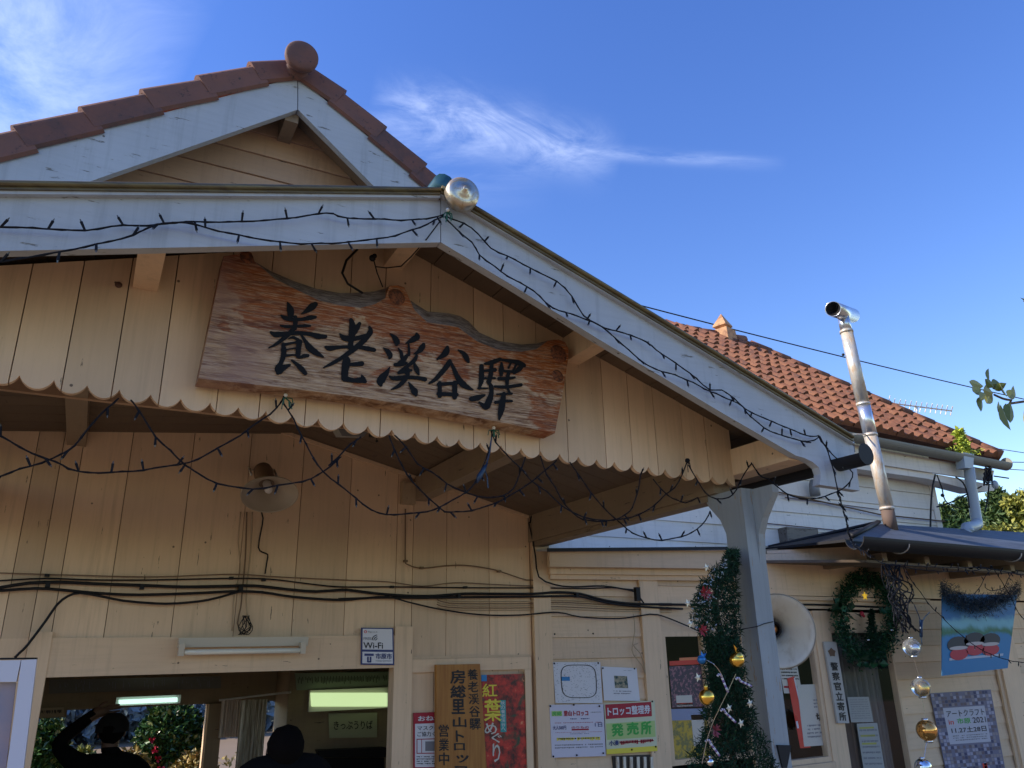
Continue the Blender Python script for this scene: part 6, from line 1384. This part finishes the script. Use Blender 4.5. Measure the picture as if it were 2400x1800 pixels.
# weed in the gutter
b = MB(); q = P(2258, 1052, 4.9)
for k in range(260):
    t_ = random.random(); a = random.random()*6.28; rr = .10*(1-t_*.6)*math.sqrt(random.random()); b.leaf(q+Vector((math.cos(a)*rr, math.sin(a)*rr*.5, -.05+.26*t_)), random.uniform(.04, .08), asp=.6)
for k in range(80): b.leaf(P(random.uniform(2225, 2300), 1062, 4.9)+Vector((0, 0, random.random()*.05)), .05, asp=.3)
tag(b.build('gutter_weed', leafm('bright_weed_leaf', (.22, .30, .03), (.5, .55, .08))), 'bright yellow-green weed growing out of the far eave gutter', 'weed')

# ---------------------------------------------------------------- leafy branch from the tree at the right edge
root = thing('deciduous_tree', 'tree whose sparse green and brown leafed twigs reach in at the right edge', 'tree', (7.2, 2.0, 0))
b = MB(); b.tube(smooth([Vector((7.2, 2.0, 0)), Vector((7.1, 2.05, 2)), Vector((6.9, 2.1, 4)), Vector((6.8, 2.1, 6))]), [.14]*200 if False else .10, 10); b.build('trunk', M_bark, root)
def br_(pts, r): b = MB(); s = smooth(pts, .05); n = len(s); b.tube(s, [r*(1-.75*i/n) for i in range(n)], 6); b.build('branch', M_bark, root); return s
tip = [P(2330, 925, 2.3), P(2350, 934, 2.3), P(2370, 938, 2.3), P(2400, 941, 2.3)]
br_([Vector((6.95, 2.1, 3.6)), Vector((5.9, 2.2, 3.7))]+list(reversed(tip)), .022)
br_([Vector((6.85, 2.1, 5.0)), P(2560, 650, 2.3), P(2400, 706, 2.3)], .02)
br_([Vector((6.85, 2.1, 5.6)), P(2500, -60, 2.3), P(2405, -10, 2.3)], .02)
lf = MB()
def bigleaf(mb, q, d, size, tone):
    d = Vector(d).normalized(); e = d.cross(Vector((random.gauss(0, .3), -1, random.gauss(0, .3)))).normalized(); nn = d.cross(e)
    out = [(0, 0), (.12, .12), (.3, .26), (.5, .30), (.72, .22), (.88, .1), (1, 0)]
    for s_ in (-1, 1):
        vs = [q+d*size*a+e*size*w*s_*1.0+nn*size*(.10*w*3) for a, w in out]; ctr = [q+d*size*a for a, w in out]
        for k in range(6): mb.face([ctr[k], ctr[k+1], vs[k+1], vs[k]] if s_ > 0 else [vs[k], vs[k+1], ctr[k+1], ctr[k]], tone)
LV = [((2305, 905), (-.6, .1, .1), .09), ((2300, 912), (-.9, 0, -.25), .08), ((2318, 895), (.2, 0, .6), .08), ((2322, 900), (.8, 0, .1), .09), ((2312, 900), (-.1, 0, -.6), .09), ((2325, 918), (-.3, 0, -.3), .10), ((2310, 922), (-.5, 0, -.3), .07), ((2300, 928), (-.4, 0, -1), .09), ((2332, 915), (.3, -.2, .2), .07),
      ((2362, 932), (-.5, 0, .9), .085), ((2364, 932), (.8, 0, .55), .09), ((2380, 930), (.1, 0, .9), .06), ((2340, 940), (.15, 0, -1), .10), ((2345, 948), (.3, 0, -1.1), .13), ((2368, 943), (-.5, 0, -1.2), .12), ((2358, 945), (-.2, 0, -1), .07), ((2412, 950), (-.3, 0, -1), .10), ((2400, 962), (-.1, 0, -1), .09),
      ((2414, 704), (-1, 0, -.05), .09), ((2412, -4), (-.8, 0, -.2), .08), ((2330, 908), (-.9, 0, .5), .07), ((2328, 922), (-1, 0, .1), .08)]
for (x, y), d, s_ in LV:
    lf = MB(); bigleaf(lf, P(x, y, 2.3+random.uniform(-.04, .04)), d, s_*1.15, random.random()*.88); lf.build('leaf', M_tree, root)
cr_ = MB()
for k in range(2500):
    a = random.random()*6.28; e = random.uniform(-1, 1); rr = .9*random.random()**.4; cr_.leaf(Vector((7.6, 1.8, 5.4))+Vector((math.cos(a)*rr, math.sin(a)*rr, e*1.2)), .09, asp=.6)
cr_.build('crown', M_tree, root)

# ---------------------------------------------------------------- far trees and hillside on the right
def gauss_foliage(mb, c, rx, ry, rz, n, size, asp=.6, shell=.75):
    cl = [(random.gauss(0, .5), random.gauss(0, .5), random.gauss(0, .5)) for _ in range(14)]
    for k in range(n):
        q = random.choice(cl); p = Vector((q[0]+random.gauss(0, .22), q[1]+random.gauss(0, .22), q[2]+random.gauss(0, .22)))
        if p.length > 1.05: p = p.normalized()*random.uniform(.8, 1.05)
        mb.leaf(Vector(c)+Vector((p.x*rx, p.y*ry, p.z*rz)), size*random.uniform(.6, 1.3), asp=asp)
def conifer(cx, by, ty, hw, Y, label):
    base, top = P(cx, by, Y), P(cx, ty, Y); root = thing('conifer_tree', label, 'tree', (base.x, base.y, 0), 'conifers behind the station')
    Hh = top.z-base.z; W = (P(cx+hw, by, Y)-base).length
    b = MB(); b.tube([Vector((base.x, base.y, 0)), top], [.35, .03], 8); b.build('trunk', M_bark, root)
    b = MB(); lv = 22
    for i_ in range(lv):
        t_ = i_/lv; z = base.z-1+(Hh+1)*t_; rad = W*(1-t_)**.85*random.uniform(.8, 1.1)+.1
        for j in range(12):
            a = random.random()*6.28
            for s_ in range(16):
                f_ = (s_/16)**.8; rr = rad*f_
                b.leaf(Vector((base.x+math.cos(a)*rr+random.gauss(0, .12), base.y+math.sin(a)*rr+random.gauss(0, .12), z-rr*.18+random.gauss(0, .12))), random.uniform(.35, .65), asp=.4)
    b.build('crown', M_pine, root)
conifer(2348, 1215, 1150, 33, 38, 'tallest pointed conifer beyond the downpipe')
conifer(2264, 1225, 1172, 24, 44, 'olive conifer just behind the grey downpipe')
conifer(2215, 1225, 1192, 30, 36, 'low dark conifer next to the wall corner')
conifer(2312, 1225, 1182, 26, 46, 'middle dark conifer between downpipe and tallest conifer')
def bush_tree(cx, cy, rw, rh, Y, m_, label, n=2600, sz=.5):
    c = P(cx, cy, Y); W = (P(cx+rw, cy, Y)-c).length; Hh = (P(cx, cy-rh, Y)-c).length; root = thing('broadleaf_tree', label, 'tree', (c.x, c.y, 0))
    b = MB(); b.tube([Vector((c.x, c.y, 0)), c], [.3, .15], 7); b.build('trunk', M_bark, root)
    b = MB(); gauss_foliage(b, c, W, W, Hh, n, sz); b.build('crown', m_, root)
bush_tree(2432, 1180, 34, 40, 34, M_ygr, 'sunlit yellow-green tree at the right edge above the hillside')
bush_tree(2392, 1205, 30, 26, 36, M_pine, 'dark bushy tree between the tallest conifer and the sunlit tree')
b = MB(); c0 = P(2400, 1275, 30); gauss_foliage(b, c0, 5, 3, 1.2, 8000, .3)
gauss_foliage(b, P(2240, 1285, 33), 5, 3, .8, 3500, .3)
tag(b.build('hillside_scrub', M_ygr), 'sunlit yellow and green scrub on the slope above the wing roof', 'scrub', kind='stuff')
hl = MB()
N = 30
def hh(x, y): 
    d = math.hypot(x-50, y-40); return max(0, 8*(1-d/34)) if d < 34 else 0
for i_ in range(N):
    for j in range(N):
        xs_ = [15+70*(i_+a)/N for a in (0, 1)]; ys_ = [8+64*(j+a)/N for a in (0, 1)]
        hl.face([(xs_[0], ys_[0], hh(xs_[0], ys_[0])-.05), (xs_[1], ys_[0], hh(xs_[1], ys_[0])-.05), (xs_[1], ys_[1], hh(xs_[1], ys_[1])-.05), (xs_[0], ys_[1], hh(xs_[0], ys_[1])-.05)], .5, True)
tag(hl.build('hillside', mat('grassy_slope', (.12, .13, .04), .9), merge=True), kind='structure')

bh = MB()  # unseen hill added behind the camera to darken low sky and window reflections
def hb2_(a): return 3.6+1.5*nz(a*2.3, 4)+.8*nz(a*9, 7)
for k in range(72):
    a0, a1 = R(95+k*2.5), R(95+(k+1)*2.5)
    for (r0, z0, r1, z1) in ((30, 0, 36, .62), (36, .62, 44, 1.0), (44, 1, 70, 1.1)):
        bh.face([(math.sin(a_)*r_, math.cos(a_)*r_, z_*hb2_(a_)) for a_, r_, z_ in ((a0, r0, z0), (a1, r0, z0), (a1, r1, z1), (a0, r1, z1))], .5, True)
tag(bh.build('unseen_hill_behind', mat('unseen_dark_slope', (.05, .07, .03), .95), merge=True), kind='structure')
# ---------------------------------------------------------------- platform side seen through the waiting room
def bush(cx, cy, rw, rh, Y, m_, name, label, n, sz, flowers=0, cat='shrub'):
    c = P(cx, cy, Y); W = (P(cx+rw, cy, Y)-c).length; Hh = (P(cx, cy-rh, Y)-c).length; root = thing(name, label, cat, (c.x, c.y, 0))
    b = MB()
    for k in range(n):
        v = Vector((random.gauss(0, 1), random.gauss(0, 1), random.gauss(0, 1))).normalized()*(random.random()**.25)*(1+.12*nz(k*.01))
        b.leaf(c+Vector((v.x*W, v.y*W, v.z*Hh)), sz*random.uniform(.7, 1.3), asp=.55)
    b.build('foliage', m_, root)
    b = MB(); b.tube([Vector((c.x, c.y, 0)), c], .05, 7); b.build('stem', M_bark, root)
    for k in range(flowers):
        a = (-12+k*7, 10+k*22); q = P(cx+a[0]-30, cy+a[1]-20, Y-W*.98); fb = MB()
        for j in range(10): fb.leaf(q, .05, d=Vector((random.uniform(-1, 1), -.6, random.uniform(-1, 1))).normalized(), asp=.8)
        fb.build('flower', mat('crimson_petals', (.5, .02, .06), .5), root)
bush(398, 1745, 78, 98, 10.5, M_cam, 'camellia_bush', 'round clipped camellia bush with red flowers seen through the waiting room', 9000, .075, 4)
bush(100, 1800, 58, 115, 9.6, M_cam, 'camellia_bush', 'dark hedge bush at the left edge of the far doorway', 5000, .075)
bush(300, 1815, 50, 52, 9.5, M_und, 'autumn_shrub', 'yellowing shrub between the person and the camellia bush', 2500, .07)
bush(455, 1815, 55, 52, 9.2, M_und, 'autumn_shrub', 'straw coloured shrub at the foot of the camellia bush', 3000, .06)
bush(190, 1800, 36, 45, 11, M_ygr, 'autumn_shrub', 'pale green shrub behind the raised elbow of the person', 1500, .07)
b = MB(); gauss_foliage(b, (-1.5, 16, .1), 7, 1.2, .35, 4500, .1); tag(b.build('trackside_weeds', M_und), 'dry trackside weeds beyond the platform', 'weeds', kind='stuff')
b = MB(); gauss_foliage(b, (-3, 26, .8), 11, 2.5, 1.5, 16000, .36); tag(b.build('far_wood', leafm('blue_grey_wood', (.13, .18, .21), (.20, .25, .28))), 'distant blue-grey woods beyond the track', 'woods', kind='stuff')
b = MB(); b.box((-20, 7.2, .01), (1.9, 9.0, .35)); tag(b.build('platform', M_gnd), kind='structure')

# ---------------------------------------------------------------- people; backlit darkness put into near-black clothes and dark skin
def skin_mesh(chains, mname, parent=None):
    """chains: list of [(pos, radius)...]; first vertex of the first is the root"""
    allv = []; edges = []; rad = []
    for ch in chains:
        start = None
        for i_, (p, r) in enumerate(ch):
            idx = None
            for k, q in enumerate(allv):
                if (Vector(q)-Vector(p)).length < 1e-5: idx = k
            if idx is None: allv.append(tuple(p)); rad.append(r); idx = len(allv)-1
            if start is not None and (start, idx) not in edges: edges.append((start, idx))
            start = idx
    me = bpy.data.meshes.new(mname); me.from_pydata(allv, edges, [])
    o = bpy.data.objects.new(mname, me); C.objects.link(o)
    md = o.modifiers.new('s', 'SKIN'); md.use_smooth_shade = True
    lay = me.skin_vertices[0].data if me.skin_vertices else None
    if lay is None:
        bm = bmesh.new(); bm.from_mesh(me); bm.verts.layers.skin.verify(); bm.to_mesh(me); bm.free(); lay = me.skin_vertices[0].data
    for k, r in enumerate(rad): lay[k].radius = (r[0], r[1]) if isinstance(r, tuple) else (r, r)
    lay[0].use_root = True
    ss = o.modifiers.new('d', 'SUBSURF'); ss.levels = 1; ss.render_levels = 1
    dg = bpy.context.evaluated_depsgraph_get(); dg.update()
    res = bpy.data.meshes.new_from_object(o.evaluated_get(dg)); bpy.data.objects.remove(o); bpy.data.meshes.remove(me)
    return res
def hand_chains(w, d, up_, s=1):
    """wrist w, finger direction d, up_ = back of the hand normal"""
    d = d.normalized(); side = d.cross(up_).normalized(); out = [[(w, .022), (w+d*.05, (.034, .014))]]
    palm = w+d*.05
    for k, (off, L) in enumerate(((-.030, .068), (-.010, .078), (.010, .073), (.029, .058))):
        b0 = palm+side*off*s+d*.028
        out.append([(palm, (.034, .014)), (b0, .010), (b0+d*L*.45-up_*.006, .0088), (b0+d*L*.78-up_*.018, .008), (b0+d*L-up_*.032, .007)])
    th = w+d*.02
    out.append([(palm, (.034, .014)), (th-side*.034*s, .012), (th-side*.055*s+d*.03, .0095), (th-side*.062*s+d*.055-up_*.008, .008)])
    return out
def person(head_top, yaw, label, armpose, hunch=0.0, hat=False):
    H_ = head_top.z+hunch*.97; g0 = Vector((head_top.x, head_top.y, 0)); k = H_/1.68
    rot = Matrix.Rotation(yaw, 3, 'Z')
    def L(x, y, z):
        z = z-hunch*max(0, min(1, (z-1.40)/.10)); return g0+rot @ Vector((x*k, y*k, z*k))
    pel = (L(0, 0, .93), (.135*k, .10*k))
    chains = [[pel, (L(0, 0, 1.10), (.135*k, .10*k)), (L(0, 0, 1.26), (.155*k, .11*k)), (L(0, .01, 1.37), (.13*k, .095*k)), (L(0, .0, 1.43), (.06*k, .06*k)), (L(0, -.012, 1.50), (.055*k, .062*k)), (L(0, -.015, 1.56), (.076*k, .094*k)), (L(0, -.01, 1.62), (.070*k, .085*k)), (L(0, -.005, 1.66), (.035*k, .04*k))]]
    sh = (L(0, .01, 1.37), (.13*k, .095*k))
    for s_, pose in ((-1, armpose[0]), (1, armpose[1])):
        e, w, hd = pose
        chains.append([sh, (L(s_*.17, .01, 1.36), .078*k), (L(*[c_ for c_ in ((s_*.17+e[0])/2, e[1]/2, (1.36+e[2])/2)]), .068*k), (L(*e), .060*k), (L(*w), .036*k)])
        W_ = L(*w); D = (rot @ Vector(hd)).normalized(); U = D.cross(Vector((0, 0, 1)) if abs(D.z) < .8 else Vector((0, 1, 0))).normalized()
        for hc in hand_chains(W_, D, U, s_): chains.append(hc)
        chains[-1-5+0][0] = (W_, .036*k)
    for s_ in (-1, 1):
        chains.append([pel, (L(s_*.09, 0, .84), .09*k), (L(s_*.10, .0, .62), .074*k), (L(s_*.10, -.01, .47), .058*k), (L(s_*.10, .015, .30), .054*k), (L(s_*.10, .02, .09), .04*k), (L(s_*.105, -.05, .04), (.042*k, .035*k)), (L(s_*.11, -.14, .03), (.04*k, .025*k))])
    res = skin_mesh(chains, 'person')
    # nose, ears joined into the same mesh
    bm = bmesh.new(); bm.from_mesh(res)
    for cc, rr, sq in ((L(0, -.115, 1.555), .018*k, (.7, 1.2, 1.3)), (L(.078, 0, 1.555), .022*k, (.4, .8, 1.3)), (L(-.078, 0, 1.555), .022*k, (.4, .8, 1.3)), (L(.03, -.092, 1.575), .012*k, (1, .7, .7)), (L(-.03, -.092, 1.575), .012*k, (1, .7, .7)), (L(0, -.10, 1.515), .014*k, (1.7, .6, .5))):
        bmesh.ops.create_uvsphere(bm, u_segments=10, v_segments=8, radius=1, matrix=Matrix.Translation(cc) @ rot.to_4x4() @ Matrix.Diagonal((rr*sq[0], rr*sq[1], rr*sq[2], 1)))
    bm.to_mesh(res); bm.free()
    for p_ in res.polygons: p_.use_smooth = True
    skinm = mat('shaded_skin', (.16, .09, .06), .6); cloth = mat('silhouette_coat_cloth', (.006, .006, .007), 1, spec=.1); tr_ = mat('silhouette_trousers', (.006, .006, .007), .9)
    res.materials.append(cloth); res.materials.append(skinm); res.materials.append(tr_)
    for p_ in res.polygons:
        q = Vector((p_.center.x, p_.center.y, p_.center.z))
        loc = (rot.inverted() @ (q-g0))/k; loc.z += hunch*max(0, min(1, (loc.z-1.38)/.05))
        hnd = any((loc-Vector(ap_[1])).length < .16 and (loc-Vector(ap_[1])).dot(Vector(ap_[2])) > -.005 for ap_ in armpose)
        hd_ = loc.z > (1.47 if not hunch else 1.55) and math.hypot(loc.x, loc.y) < .12
        p_.material_index = 1 if (hnd or hd_) else (2 if loc.z < .95 else 0)
    root = bpy.data.objects.new('person', res); C.objects.link(root); tag(root, label, 'person')
    # hair cap as a child
    hb_ = MB(); hair = mat('black_hair', (.005, .004, .004), .95, spec=.08)
    hb_.ball(L(0, .018, 1.583), .088*k, 20, sq=(.97, 1.12, 1.06)); hb_.v = [tuple(Vector(v)+Vector((nz(v[0]*30, v[1]*30, v[2]*30), nz(v[1]*30, 5, v[2]*30), nz(v[2]*30, v[0]*30, 9)))*.006) for v in hb_.v]
    hb_.build('hair', hair, root)
    if hat:
        b = MB(); b.lathe([(0, .085), (.04, .08), (.075, .055), (.096, .015), (.100, -.03), (.098, -.035)], L(0, .01, 1.60), (0, 0, 1), 24, sx=k, sz=1.1*k); b.build('cap', mat('silhouette_knit_cap', (.006, .006, .007), .95), root)
    return root
# right hand raised on the head (image left), other arm down
h1 = P(268, 1672, 6.3)
person(h1, R(180), 'dark silhouetted person with one hand raised to the head in the doorway', (((-.34, .02, 1.14), (-.30, -.10, .92), (.05, -.2, -1)), ((.33, -.10, 1.50), (.115, -.09, 1.685), (-.95, .22, .10))), hat=True)
h2 = P(672, 1690, 4.36)
person(h2, R(180), 'person with short black hair seen from behind at the right of the doorway', (((-.30, .02, 1.10), (-.20, -.20, .96), (.3, -1, .1)), ((.30, .02, 1.10), (.20, -.20, .96), (-.3, -1, .1))), hunch=.11)
